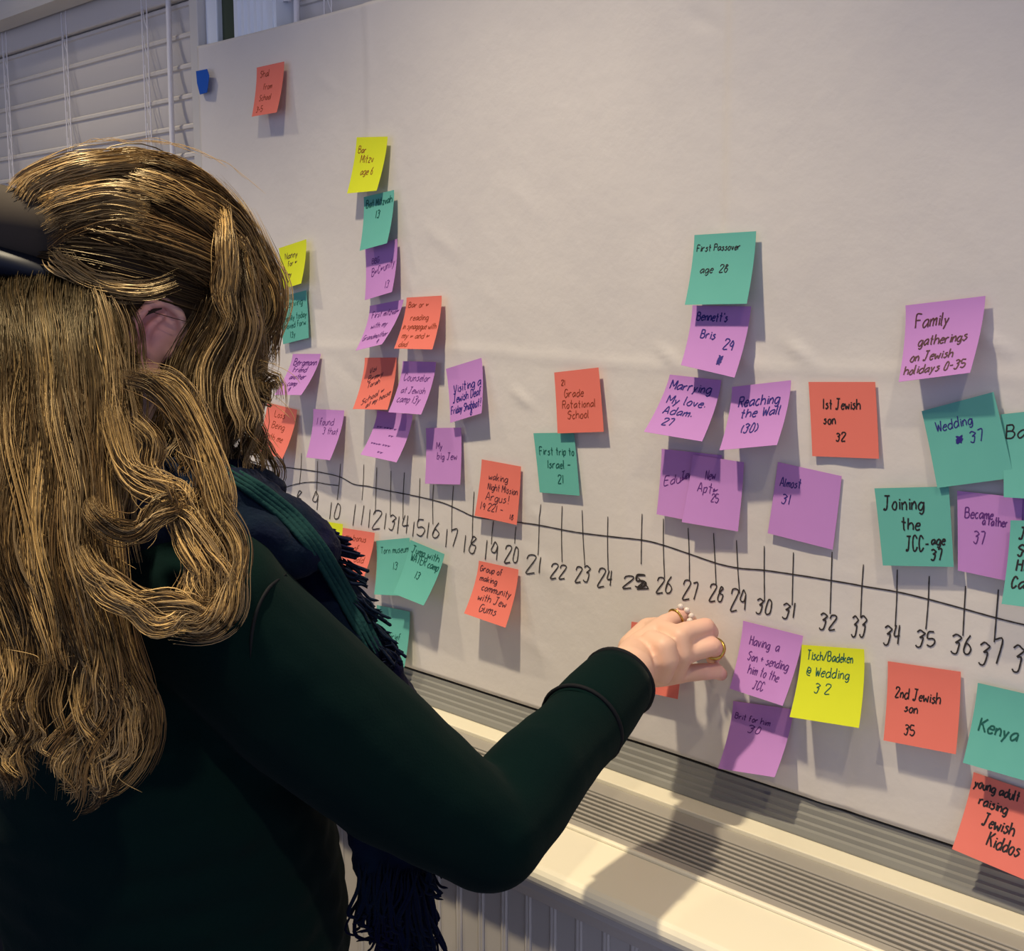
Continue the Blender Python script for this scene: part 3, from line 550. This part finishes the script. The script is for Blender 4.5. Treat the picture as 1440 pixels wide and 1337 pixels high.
# right hand (back of the hand to the camera, fingertips pressing the note on the paper)
def hw(px, py, o): return W(px, py, o)
mcp = [(938, 877, .072), (966, 889, .080), (971, 917, .080), (958, 947, .074)]
fing = [[(938, 877, .072), (958, 866, .052), (970, 874, .034), (972, 886, .018)],
        [(966, 889, .080), (992, 882, .062), (999, 889, .040), (996, 900, .018)],
        [(971, 917, .080), (1002, 909, .064), (1008, 916, .042), (1002, 926, .019)],
        [(958, 947, .074), (992, 944, .060), (1008, 944, .047), (1014, 948, .030)]]
fr = [[.0105, .0096, .0086, .0074], [.0110, .0104, .0092, .0078], [.0105, .0100, .0088, .0074], [.0098, .0092, .0084, .0072]]
wrc = wrR.lerp(hw(900, 925, .098), .6)
for f_, r_ in zip(fing, fr): limb(b, [(hw(*q), rr) for q, rr in zip(f_, r_)])
for i, mc in enumerate(mcp):
    st = wrR.lerp(hw([898, 903, 905, 905][i], [905, 918, 932, 948][i], .09), .75); limb(b, [(wrR, .024), (st, .0165), (st.lerp(hw(*mc), .6), .0135), (hw(*mc), fr[i][0]*1.08)])
for i in range(3): limb(b, [(hw(*mcp[i]).lerp(wrR, .12), .0105), (hw(*mcp[i+1]).lerp(wrR, .12), .0105)]); limb(b, [(hw(*mcp[i]).lerp(wrR, .4), .013), (hw(*mcp[i+1]).lerp(wrR, .4), .013)])
limb(b, [(hw(892, 912, .090), .018), (hw(912, 886, .060), .014), (hw(935, 880, .038), .0105), (hw(952, 890, .018), .0088)])      # thumb
limb(b, [(hw(925, 880, .074), .009), (hw(914, 888, .066), .012)])
# left hand hanging
hl = wrL; limb(b, [(hl, .024), (hl+PF*.02-PU*.05, .022), (hl+PF*.025-PU*.075, .018)])
for k in range(4):
    q = hl+PF*(.045-.018*k)-PU*.075; L_ = [.055, .062, .058, .045][k]; limb(b, [(q, .0092), (q-PU*L_*.5+PF*.004, .0085), (q-PU*L_-PR*-.012, .0072)])
limb(b, [(hl+PF*.02-PU*.03, .014), (hl+PF*.055-PU*.055, .011), (hl+PF*.06-PU*.085, .009)])
body = fuse('body', b, .0024, 3, M_skin, woman, .5)
_n = len(body.data.vertices); _c = np.empty(_n*3); body.data.vertices.foreach_get('co', _c); _c = _c.reshape(-1, 3); _k = np.tile(np.array([.74, .47, .35]), (_n, 1))
def tint(c, r, col):
    global _k
    w_ = np.exp(-(np.linalg.norm(_c-np.array(c), axis=1)/r)**2)[:, None]; _k = _k*(1-w_)+np.array(col)*w_
tint(H(.086, -.012, .008), .030, (.92, .40, .37)); tint(H(-.086, -.012, .008), .030, (.92, .40, .37))
for f_ in fing:
    tint(hw(*f_[-1]), .012, (.74, .34, .28)); tint(hw(*f_[1]), .010, (.74, .38, .33)); tint(hw(*f_[0]), .009, (.76, .42, .34))
tint(H(0, .09, -.068), .018, (.62, .22, .20))
_a = body.data.color_attributes.new('Col', 'FLOAT_COLOR', 'POINT'); _a.data.foreach_set('color', np.hstack([_k, np.ones((_n, 1))]).astype(np.float32).ravel())
# --- trousers, shoes
s = soup(); b_old = b; b = s
for sx in (1, -1):
    hip = T(sx*.09, 0, .82); kn = T(sx*.098, .015, .46); an = T(sx*.10, -.03, .10); limb(s, [(hip, .105), (hip.lerp(kn, .5), .086), (kn, .070), (kn.lerp(an, .5), .066), (an, .060)])
add_ball(s, T(-.01, -.01, .86), (.165, .125, .12), [PR[:], PF[:], PU[:]])
fuse('trousers', s, .007, 4, M_trou, woman)
for sx in (1, -1):
    s = soup(); limb(s, [(T(sx*.10, -.06, .045), .042), (T(sx*.11, .06, .040), .044), (T(sx*.117, .15, .032), .032)]); o = fuse('shoe', s, .004, 3, M_shoe, woman)
# --- sweater
s = soup(); AX = [PR[:], PF[:], PU[:]]
for k_ in range(15):
    u_ = k_/14; z = 1.185-.43*u_; rw = .150+.045*min(1, u_*3); rf = .105+.045*min(1, u_*3); add_ball(s, T(-.005+.03*u_, .0+.035*min(1, u_*1.6), z), (rw, rf, .085), AX)
limb(s, [(T(-.01, -.015, 1.255), .066), (T(-.09, -.015, 1.225), .062), (shL, .062)]); limb(s, [(T(.02, .0, 1.245), .064), (T(.09, .03, 1.225), .062), (shR+PU*.004, .063)])
add_ball(s, T(.02, -.035, 1.17), (.16, .085, .085), AX)
limb(s, [(shR, .063), (shR.lerp(elR, .3)-PU*.010, .064), (shR.lerp(elR, .65)-PU*.016, .057), (elR+Vector((0, 0, -.006)), .0465), (elR.lerp(wrR, .3), .0445), (elR.lerp(wrR, .64), .038)])
limb(s, [(shL, .062), (shL.lerp(elL, .5), .060), (elL, .052), (wrL, .038)])
fuse('sweater', s, .0045, 5, M_sweater, woman, .5, (.10, .009))
# shoulder seam, laid on the cloth
from mathutils.bvhtree import BVHTree
sw = [o for o in woman.children if o.name.startswith('sweater')][0]
bvh = BVHTree.FromPolygons([v.co for v in sw.data.vertices], [tuple(f.vertices) for f in sw.data.polygons])
def on_sweater(px, py, off=.0008):
    h = bvh.ray_cast(CAM, ray(px, py).normalized()); return h[0]+h[1]*off if h[0] is not None else None
sq = [on_sweater(*q) for q in ((352, 925), (354, 890), (362, 855), (378, 826), (402, 807), (430, 801), (452, 806))]; sq = [tuple(q) for q in sq if q is not None]
if len(sq) > 3: link('seam', tubes('seam', [cat_rom(sq, 6)], [.0013], 6), M_cuff, sw)
def ring_pts(c, n_, r1, r2=None, k=40, wob=0):
    n_ = Vector(n_).normalized(); u = n_.cross(Vector((.2, .1, 1))).normalized(); v_ = n_.cross(u); r2 = r2 or r1
    return [tuple(c+u*math.cos(2*math.pi*i/k)*r1*(1+wob*math.sin(i*.9))+v_*math.sin(2*math.pi*i/k)*r2) for i in range(k+1)]
# cuff: long folded cuff with dark piping at both ends
fa = (wrR-elR).normalized()
c0 = elR.lerp(wrR, .60); c1 = elR.lerp(wrR, .915)
s = soup(); k = 36
def cuff_me():
    V = []; F = []; prof = [(0, .0380), (.05, .0405), (.16, .0405), (.5, .0395), (.85, .0375), (1.0, .0365), (1.0, .034), (.8, .034)]
    u = fa.cross(Vector((.2, .1, 1))).normalized(); v_ = fa.cross(u)
    for t, r in prof:
        for i in range(k):
            a = 2*math.pi*i/k; V.append(tuple(c0.lerp(c1, t)+u*math.cos(a)*r*(1+.02*math.sin(3*a+t*4))+v_*math.sin(a)*r))
    for j in range(len(prof)-1):
        for i in range(k): F.append((j*k+i, j*k+(i+1) % k, (j+1)*k+(i+1) % k, (j+1)*k+i))
    return mesh('cuff', V, F, True)
cuff = put(link('cuff', cuff_me(), M_sweater), woman)
link('cuff_piping', tubes('p', [ring_pts(c1, fa, .0355)], [.0030], 6, taper=False), M_cuff, cuff)['label'] = 'black edge of the cuff'
link('cuff_piping', tubes('p', [ring_pts(c0.lerp(c1, .05), fa, .0403)], [.0022], 6, taper=False), M_cuff, cuff)['label'] = 'black edge of the cuff'
# rings
def ringo(c, n_, r, th, m, name): return put(link(name, tubes('r', [ring_pts(c, n_, r, k=20)], [th], 6, taper=False), m), woman)
p1, p2 = hw(*fing[2][1]), hw(*fing[2][2]); g = ringo(p1.lerp(p2, .45), p2-p1, .0100, .0024, M_gold, 'gold_ring')
p1, p2 = hw(*fing[0][0]), hw(*fing[0][1]); pr = ringo(p1.lerp(p2, .62), p2-p1, .0108, .0013, M_gold, 'pearl_ring')
for q in ((957, 853, .055), (966, 858, .052), (972, 866, .050), (970, 873, .056)):
    s = soup(); add_ball(s, hw(*q), .0034); me = mesh('pearl', s['v'], s['f'], True); link('pearl', me, M_pearl, pr)
# --- hair clip at the back of the head
def Hs(az, el, rr=1.0, lift=0):              # point over the scalp ellipsoid: az 0 = forehead, 90 = her right, 180 = back
    a, e_ = math.radians(az), math.radians(el); d = HR*math.sin(a)*math.cos(e_)+HF*math.cos(a)*math.cos(e_)+HU*math.sin(e_)
    return H(0, -.012, .030)+HR*(math.sin(a)*math.cos(e_)*(.078*rr+lift))+HF*(math.cos(a)*math.cos(e_)*(.100*rr+lift))+HU*(math.sin(e_)*(.094*rr+lift))
s = soup()
add_ball(s, Hs(180, 12, 1, .014), (.072, .082, .087), HAX) if False else None
cap = soup(); add_ball(cap, H(0, -.014, .032), (.0795, .100, .098), HAX); add_ball(cap, H(0, -.035, -.035), (.070, .066, .060), HAX)
fuse('hair_base', cap, .004, 3, M_haircap, woman)
clipc = U(14, 325, 1.0)
def clip_me(w_, h, thick, dx, dz, bend):
    V = []; F = []; nu, nv = 16, 8; cr = (rgt*.92+HF*0).normalized(); r_ = rgt.normalized()
    ax = (rgt*.95-upv*.26).normalized(); up_ = ax.cross(-fwd).normalized()*-1; up_ = up_ if up_.z > 0 else -up_
    nrm = -fwd
    for side in (0, 1):
        for j in range(nv+1):
            for i in range(nu+1):
                u_, v_ = i/nu*2-1, j/nv*2-1; hh = h*math.sqrt(max(0, 1-.55*u_**4)); 
                V.append(tuple(clipc+ax*(u_*w_+dx)+up_*(v_*hh+dz)+nrm*((.018 if side == 0 else .018-thick)-bend*u_*u_-.012*v_*v_)))
    N = (nu+1)*(nv+1); q = lambda i, j, s_=0: s_*N+j*(nu+1)+i
    for j in range(nv):
        for i in range(nu): F.append((q(i, j), q(i+1, j), q(i+1, j+1), q(i, j+1))); F.append((q(i, j, 1), q(i, j+1, 1), q(i+1, j+1, 1), q(i+1, j, 1)))
    for j in range(nv): F += [(q(0, j), q(0, j+1), q(0, j+1, 1), q(0, j, 1)), (q(nu, j), q(nu, j, 1), q(nu, j+1, 1), q(nu, j+1))]
    for i in range(nu): F += [(q(i, 0), q(i, 0, 1), q(i+1, 0, 1), q(i+1, 0)), (q(i, nv), q(i+1, nv), q(i+1, nv, 1), q(i, nv, 1))]
    return mesh('clip', V, F, True)
clip = put(link('hair_clip', clip_me(.046, .026, .012, 0, .008, .016), M_clip, label='wide dark brown hair clip at the back of the head'), woman)
link('clip_band', clip_me(.047, .013, .016, .001, -.026, .016), M_clip2, clip)['label'] = 'black lower band of the clip'
# --- hair strands
HP = []; HRAD = []; HCOL = []
dark, mid, gold_, ash = np.array([.025, .014, .007]), np.array([.11, .062, .026]), np.array([.56, .37, .15]), np.array([.26, .19, .11])
def hcol(bias, var=.27):
    u_ = min(1, max(0, random.gauss(bias, var)))
    c = dark*(1-u_*2)+mid*u_*2 if u_ < .5 else mid*(2-u_*2)+gold_*(u_*2-1)
    return c
def strand(P, r, col, root=0):
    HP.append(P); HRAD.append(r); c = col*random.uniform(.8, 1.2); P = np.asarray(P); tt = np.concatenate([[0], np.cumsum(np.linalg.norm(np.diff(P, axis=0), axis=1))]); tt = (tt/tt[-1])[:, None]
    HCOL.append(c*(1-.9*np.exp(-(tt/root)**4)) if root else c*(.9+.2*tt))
def clump(ctrl, width, n_, bias=.5, r=.00038, wave=.004, freq=2.5, spread_end=1.6, zthick=None, sub=6, curl=0, var=.30, per=11, z=0, t0m=.10, root=0):
    C_ = np.array([tuple(U(c[0], c[1], c[2]+z)) for c in ctrl]); base = cat_rom(C_, sub); m_ = len(base); t = np.linspace(0, 1, m_)
    fw = np.array(fwd); tg = np.gradient(base, axis=0); tg /= np.linalg.norm(tg, axis=1)[:, None]
    side = np.cross(tg, fw); side /= np.linalg.norm(side, axis=1)[:, None]+1e-9
    zt = zthick if zthick is not None else width*.55
    prof = (.5+(spread_end-.5)*t**1.2)
    ph0 = random.uniform(0, 6.28)
    for _s in range(max(2, int(n_*1.25)//per)):
        a = random.gauss(0, .5); d = abs(random.gauss(0, .5)); ph = ph0+random.gauss(0, .8); fq = freq*random.uniform(.9, 1.1); wv = wave*random.uniform(.5, 1.3); col = hcol(bias, var); ash_ = random.random() < .3
        if ash_: col = col*.5+ash*.5
        t0s = random.uniform(0, t0m); t1s = random.uniform(.82, 1.0); dr = random.gauss(0, .25)
        for _k in range(per):
            ja, jd = random.gauss(0, .0036), random.gauss(0, .003); tight = 1-.4*t; w2 = random.gauss(0, .0008)
            off = side*((a+dr*t)*width*prof+wv*np.sin(fq*6.28*t+ph)*(.25+t)+ja*tight+w2*np.sin(7*t+_k*1.7)+w2*1.5*np.sin(3*t+_k))[:, None]-fw*(d*zt*prof+wv*.6*np.cos(fq*6.28*t+ph)*(.25+t)+jd*tight)[:, None]
            t0 = t0s+random.uniform(0, .05); t1 = min(1, t1s+random.uniform(-.05, .05)); i0, i1 = int(t0*(m_-1)), int(t1*(m_-1))+1
            if i1-i0 < 4: i0, i1 = 0, m_
            strand((base+off)[i0:i1], r*random.uniform(.6, 1.4), col, root)
# swept-back upper hair: arcs over the scalp from the hairline to the clip
CB = (172, 16)
for lock in range(190):
    az = random.uniform(-35, 92); el = random.uniform(4, 88) if az > 15 else random.uniform(35, 88)
    if az > 60: el = max(el, 14+random.uniform(0, 10))
    lift0 = random.uniform(.006, .017); col = hcol(.56 if el > 50 else .42, .24); az1 = CB[0]+random.uniform(-14, 10); el1 = CB[1]+(el-40)*.30+random.uniform(-5, 5)  # crown locks coloured lighter, a painted highlight from above
    def dirv(az, el):
        a, e_ = math.radians(az), math.radians(el); return Vector((math.sin(a)*math.cos(e_), math.cos(a)*math.cos(e_), math.sin(e_)))
    d0, d1 = dirv(az, el), dirv(az1, el1); bow = random.uniform(-.05, .10); wob = random.uniform(0, 6.28)
    for k_ in range(24):
        ja, jb = random.gauss(0, .03), random.gauss(0, .03); P = []; lf = lift0+random.gauss(0, .0022); u0 = random.uniform(0, .12); u1 = random.uniform(.88, 1.02)
        for i in range(15):
            u_ = u0+(u1-u0)*i/14; d = (d0*(1-u_)+d1*u_); d = d+Vector((ja, jb*.5, jb))*(1-.55*u_)+Vector((0, 0, bow*math.sin(math.pi*u_)))
            d.normalize(); l_ = lf*(.55+.75*math.sin(math.pi*min(1, u_*1.02)))+.0022*math.sin(9*u_+wob)
            p = H(0, -.012, .030)+HR*(d.x*(.078+l_))+HF*(d.y*(.100+l_))+HU*(d.z*(.094+l_*1.35)); P.append(tuple(p))
        strand(np.array(P), .00052*random.uniform(.6, 1.4), col)
# fallen front lock beside the face
clump([(285, 250, 1.14), (337, 310, 1.10), (364, 375, 1.10), (376, 430, 1.10), (359, 480, 1.10), (342, 520, 1.10)], .018, 260, .60, wave=.003, spread_end=1.0, t0m=.28)
clump([(300, 262, 1.13), (332, 350, 1.07), (342, 430, 1.06), (337, 500, 1.06), (330, 560, 1.06)], .022, 240, .40, wave=.003, spread_end=1.1, t0m=.28)
clump([(330, 300, 1.07), (346, 352, 1.09), (376, 410, 1.09), (370, 455, 1.09), (344, 488, 1.09), (356, 530, 1.09), (386, 545, 1.09)], .010, 90, .55, wave=.003, t0m=.28)
clump([(318, 270, 1.10), (330, 370, 1.03), (322, 450, 1.03), (300, 475, 1.03), (262, 490, 1.03)], .005, 46, .8, wave=.002, t0m=.28)
clump([(344, 480, 1.05), (350, 530, 1.05), (368, 538, 1.05), (386, 540, 1.05), (364, 570, 1.05)], .012, 80, .55, t0m=.28)
clump([(300, 470, 1.03), (318, 530, 1.03), (330, 590, 1.03), (312, 650, 1.03), (300, 690, 1.02)], .022, 200, .40, wave=.005, t0m=.28)
clump([(330, 500, 1.04), (342, 560, 1.05), (337, 600, 1.05), (320, 620, 1.04)], .020, 110, .40, t0m=.28)
clump([(337, 590, 1.06), (344, 620, 1.06), (369, 632, 1.06), (382, 655, 1.06), (372, 690, 1.06)], .006, 40, .45, wave=.003, t0m=.28)
clump([(330, 560, 1.05), (344, 600, 1.05), (359, 615, 1.05), (379, 640, 1.05)], .006, 26, .40, wave=.003, t0m=.28)
# hair below the clip, long waves down the back
for x0, xm, x1, yb, wv in ((-20, -30, -20, 1080, .008), (5, 0, 5, 1105, .007), (30, 30, 22, 1120, .008), (55, 50, 45, 1060, .007), (80, 72, 75, 1000, .007), (100, 92, 105, 950, .006), (112, 108, 125, 900, .006)):
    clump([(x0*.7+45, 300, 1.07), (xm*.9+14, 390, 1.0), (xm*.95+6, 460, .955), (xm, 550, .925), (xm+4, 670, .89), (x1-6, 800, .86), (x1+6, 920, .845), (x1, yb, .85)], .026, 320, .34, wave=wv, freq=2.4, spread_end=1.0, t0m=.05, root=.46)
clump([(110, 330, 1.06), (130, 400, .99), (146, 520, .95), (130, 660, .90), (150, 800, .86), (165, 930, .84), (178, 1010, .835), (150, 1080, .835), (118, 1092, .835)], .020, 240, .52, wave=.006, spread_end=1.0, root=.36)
clump([(120, 840, .85), (150, 930, .83), (135, 1000, .83), (100, 1075, .83), (75, 1100, .83)], .018, 120, .62, wave=.006)
clump([(60, 900, .84), (48, 980, .83), (30, 1050, .83), (15, 1110, .83)], .022, 150, .5, wave=.006)
clump([(10, 900, .84), (6, 980, .83), (2, 1040, .83), (12, 1100, .83)], .022, 120, .5, wave=.006)
clump([(115, 950, .83), (120, 1010, .825), (145, 1060, .825), (140, 1100, .825), (125, 1106, .825)], .006, 50, .8, wave=.003)
clump([(150, 930, .83), (178, 985, .825), (182, 1030, .825), (165, 1070, .825), (140, 1090, .825)], .007, 60, .75, wave=.003)
# nape hair right behind and below the ear
clump([(100, 350, 1.06), (128, 395, 1.01), (150, 445, .985), (168, 530, .97), (185, 610, .95)], .026, 220, .28, wave=.003, spread_end=1.2)
clump([(125, 360, 1.05), (145, 410, 1.0), (158, 480, .98), (165, 570, .97), (150, 660, .95)], .020, 160, .25, wave=.003)
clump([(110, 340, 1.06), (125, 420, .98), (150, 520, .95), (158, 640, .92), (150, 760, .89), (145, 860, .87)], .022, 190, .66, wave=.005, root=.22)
clump([(155, 480, .96), (160, 560, .95), (152, 650, .93)], .007, 50, .85, wave=.002)
# side locks looping forward over the shoulder
clump([(165, 520, .975), (215, 540, .965), (262, 590, .955), (290, 660, .945), (305, 720, .93), (312, 780, .915)], .012, 90, .42, wave=.003, spread_end=1.0, z=-.055)
clump([(180, 530, .975), (240, 545, .965), (285, 610, .95), (305, 690, .935), (300, 760, .92), (285, 830, .905), (250, 872, .90)], .010, 110, .62, wave=.004, spread_end=1.1, z=-.055)
clump([(288, 640, .945), (300, 700, .93), (325, 755, .92), (330, 800, .91), (318, 850, .90), (280, 878, .895), (225, 866, .895)], .006, 80, .80, wave=.003, spread_end=1.2, z=-.055)
clump([(150, 560, .955), (180, 650, .94), (225, 690, .93), (262, 720, .925), (285, 790, .91), (290, 850, .90)], .012, 130, .55, wave=.005, z=-.055)
clump([(185, 585, .95), (212, 620, .945), (215, 660, .94), (240, 700, .93), (275, 700, .93), (290, 650, .94)], .006, 60, .75, wave=.004, z=-.055)
clump([(125, 700, .91), (150, 740, .90), (200, 742, .905), (240, 712, .915), (262, 690, .92)], .008, 90, .62, wave=.004, z=-.055)
clump([(110, 760, .89), (135, 810, .88), (180, 835, .88), (230, 850, .885), (280, 862, .89), (310, 850, .895)], .007, 90, .78, wave=.004, spread_end=1.0, z=-.055)
clump([(120, 800, .88), (155, 840, .875), (200, 868, .875), (245, 884, .88), (285, 868, .885)], .005, 60, .85, wave=.004, z=-.055)
clump([(270, 720, .925), (278, 780, .915), (272, 830, .905), (280, 860, .90)], .007, 70, .65, wave=.004, z=-.055)
clump([(300, 760, .925), (318, 790, .92), (312, 830, .91), (296, 862, .905)], .005, 40, .7, wave=.004, z=-.055)
# pale sweep flaring over the clip
clump([(215, 222, 1.04), (150, 228, 1.01), (95, 238, 1.0), (50, 258, .995), (22, 290, .99)], .013, 260, .80, wave=.001, spread_end=.8, r=.0004, t0m=.4)
clump([(230, 300, .985), (170, 288, .975), (110, 296, .975), (60, 320, .985)], .026, 200, .62, wave=.001, spread_end=.8, r=.0004, t0m=.45)
clump([(260, 395, .99), (200, 412, .98), (150, 405, .98), (95, 380, .985), (70, 350, .99)], .008, 90, .66, wave=.002, spread_end=.9, r=.0004, t0m=.45)
# more cover in front of the face
clump([(300, 290, 1.10), (322, 400, 1.04), (318, 450, 1.03), (300, 520, 1.02), (285, 590, 1.0), (292, 650, .99)], .030, 260, .36, wave=.004, t0m=.28)
clump([(332, 420, 1.07), (344, 500, 1.07), (327, 570, 1.06), (318, 640, 1.04), (322, 690, 1.03)], .026, 220, .42, wave=.005, t0m=.28)
clump([(262, 560, 1.0), (272, 620, .985), (268, 680, .97)], .016, 70, .30, wave=.005, t0m=.28)
clump([(330, 290, 1.08), (350, 345, 1.10), (372, 395, 1.10), (378, 440, 1.10), (370, 470, 1.09)], .008, 160, .85, wave=.002, spread_end=1.0, t0m=.28)
clump([(300, 262, 1.10), (314, 330, 1.03), (310, 400, 1.02), (322, 470, 1.02)], .006, 60, .85, wave=.002, spread_end=1.0, t0m=.28)
for _ in range(16):
    a0 = random.uniform(70, 300); L_ = random.uniform(50, 110); P = []
    for k_ in range(6):
        x_ = a0+L_*k_/5; y_ = 197+max(0, (x_-195)/140)**2*44+max(0, (150-x_)/110)**2*40; P.append(tuple(U(x_, y_+4-9*math.sin(math.pi*k_/5)*random.uniform(.2, 1), 1.08)))
    strand(cat_rom(P, 3), .00022, gold_)
for _ in range(26):
    x_, y_ = random.choice([(random.uniform(20, 300), random.uniform(620, 860)), (random.uniform(0, 180), random.uniform(880, 1080)), (random.uniform(300, 380), random.uniform(470, 650))]); a = random.uniform(.3, 1.4); L_ = random.uniform(30, 80); c_ = random.uniform(-22, 22)
    zz = 1.03 if x_ > 300 else (.86 if y_ < 870 else .825)
    P = [tuple(U(x_+L_*math.cos(a)*k_/4+c_*math.sin(math.pi*k_/4), y_+L_*math.sin(a)*k_/4, zz)) for k_ in range(5)]
    strand(cat_rom(P, 4), .00024, gold_)
hair = put(link('hair', tubes('hair', HP, HRAD, 3, cols=HCOL), M_hair), woman); hair['kind'] = 'stuff'
print('strands', len(HP), 'tris', len(hair.data.polygons)*2)
# --- scarf: wrapped round the neck, one tail over the near shoulder and chest, fringed
s = soup()
limb(s, [(U(110, 740, .99), .034), (U(190, 762, .965), .034), (U(270, 765, .96), .032), (U(350, 762, .97), .026), (U(420, 775, .985), .020), (U(455, 780, 1.0), .014)])
limb(s, [(U(150, 705, 1.0), .040), (U(240, 712, .99), .038), (U(320, 715, .99), .034), (U(390, 735, 1.0), .026), (U(440, 768, 1.01), .020)])
limb(s, [(U(200, 660, 1.05), .040), (U(290, 685, 1.04), .034), (U(350, 705, 1.03), .030)])
limb(s, [(U(300, 672, 1.08), .028), (U(345, 705, 1.07), .026), (U(395, 755, 1.05), .030), (U(435, 810, 1.04), .030), (U(472, 870, 1.035), .030), (U(500, 925, 1.03), .030)])
limb(s, [(U(60, 735, .98), .045), (U(-30, 700, 1.05), .045), (U(-10, 660, 1.12), .045)])
limb(s, [(U(-10, 660, 1.12), .045), (U(100, 660, 1.2), .04), (U(220, 670, 1.17), .04), (U(300, 668, 1.10), .032)])
for (x_, z_) in ((522, 1.05), (548, 1.055), (572, 1.06)): limb(s, [(U(x_-60, 930, z_-.01), .030), (U(x_-25, 1010, z_), .028), (U(x_, 1120, z_), .024), (U(x_+3, 1215, z_), .018), (U(x_+2, 1250, z_), .012)])
scarf = fuse('scarf', s, .0042, 4, M_scarf, woman, .5, (.024, .013))
M_teal = mat('teal_selvedge', (.007, .034, .036), .9, .1, bump=(300, .6, .002))
bvs = BVHTree.FromPolygons([v.co for v in scarf.data.vertices], [tuple(f.vertices) for f in scarf.data.polygons])
def on_scarf(px, py, z):
    q = bvs.ray_cast(CAM, ray(px, py).normalized()); return tuple(q[0]-Vector(ray(px, py)).normalized()*.001) if q[0] is not None and abs((q[0]-CAM).dot(fwd)-z) < .09 else tuple(U(px, py, z))
edge_ = [(318, 650, 1.04), (350, 672, 1.02), (385, 697, 1.0), (415, 722, .99), (442, 752, .99), (466, 786, .995), (492, 832, .998), (516, 874, .995), (538, 912, .99)]
st = [cat_rom([on_scarf(a-5*k, b_+3.5*k, c) for a, b_, c in edge_], 6) for k in range(4)]
link('selvedge', tubes('selvedge', st, [.0032, .003, .0028, .0026], 8), M_teal, scarf)['label'] = 'teal green woven edge of the scarf'
FR = []; FRr = []
def fringe(x_, y_, z_, dx, dy, n_, L_, sx=6, r=.0011, bend=10):
    for _ in range(n_):
        a = (x_+random.gauss(0, sx), y_+random.gauss(0, 6), z_+random.uniform(-.012, .012)); l = L_*random.uniform(.6, 1.2)
        P = [U(*a), U(a[0]+dx*l*.5+random.uniform(-bend, bend)*.5, a[1]+dy*l*.5, a[2]), U(a[0]+dx*l+random.uniform(-bend, bend), a[1]+dy*l, a[2]), U(a[0]+dx*l*1.15+random.uniform(-bend, bend)*1.3, a[1]+dy*l*1.12, a[2])]
        FR.append(cat_rom([tuple(p) for p in P], 4)); FRr.append(r*random.uniform(.8, 1.5))
fringe(450, 752, 1.03, .95, .22, 16, 34, bend=5); fringe(467, 772, 1.03, .95, .25, 16, 34, bend=5); fringe(482, 795, 1.03, .8, .6, 18, 32); fringe(504, 840, 1.02, .7, .7, 22, 36); fringe(524, 880, 1.02, .6, .75, 20, 40)
fringe(542, 910, 1.01, .5, .6, 14, 34)
for k_ in range(15): fringe(512+k_*5.4, 1215+k_*1.0, 1.04, random.uniform(-.25, .15), 1, 8, 85, 4, .0012, 14)
for k_ in range(9): fringe(548+k_*6, 1240, 1.045, random.uniform(.0, .25), 1, 11, 90, 4, .0012, 14)
for k_ in range(6): fringe(545+k_*8, 1270, 1.045, random.uniform(-.1, .2), 1, 14, 80, 5, .0013, 14)
for k_ in range(4): fringe(592+k_*4, 1225, 1.04, .35, .9, 6, 30, 4, .0012, 10)
fo = link('fringe', tubes('fringe', FR, FRr, 4), M_scarf, scarf); fo['kind'] = 'stuff'
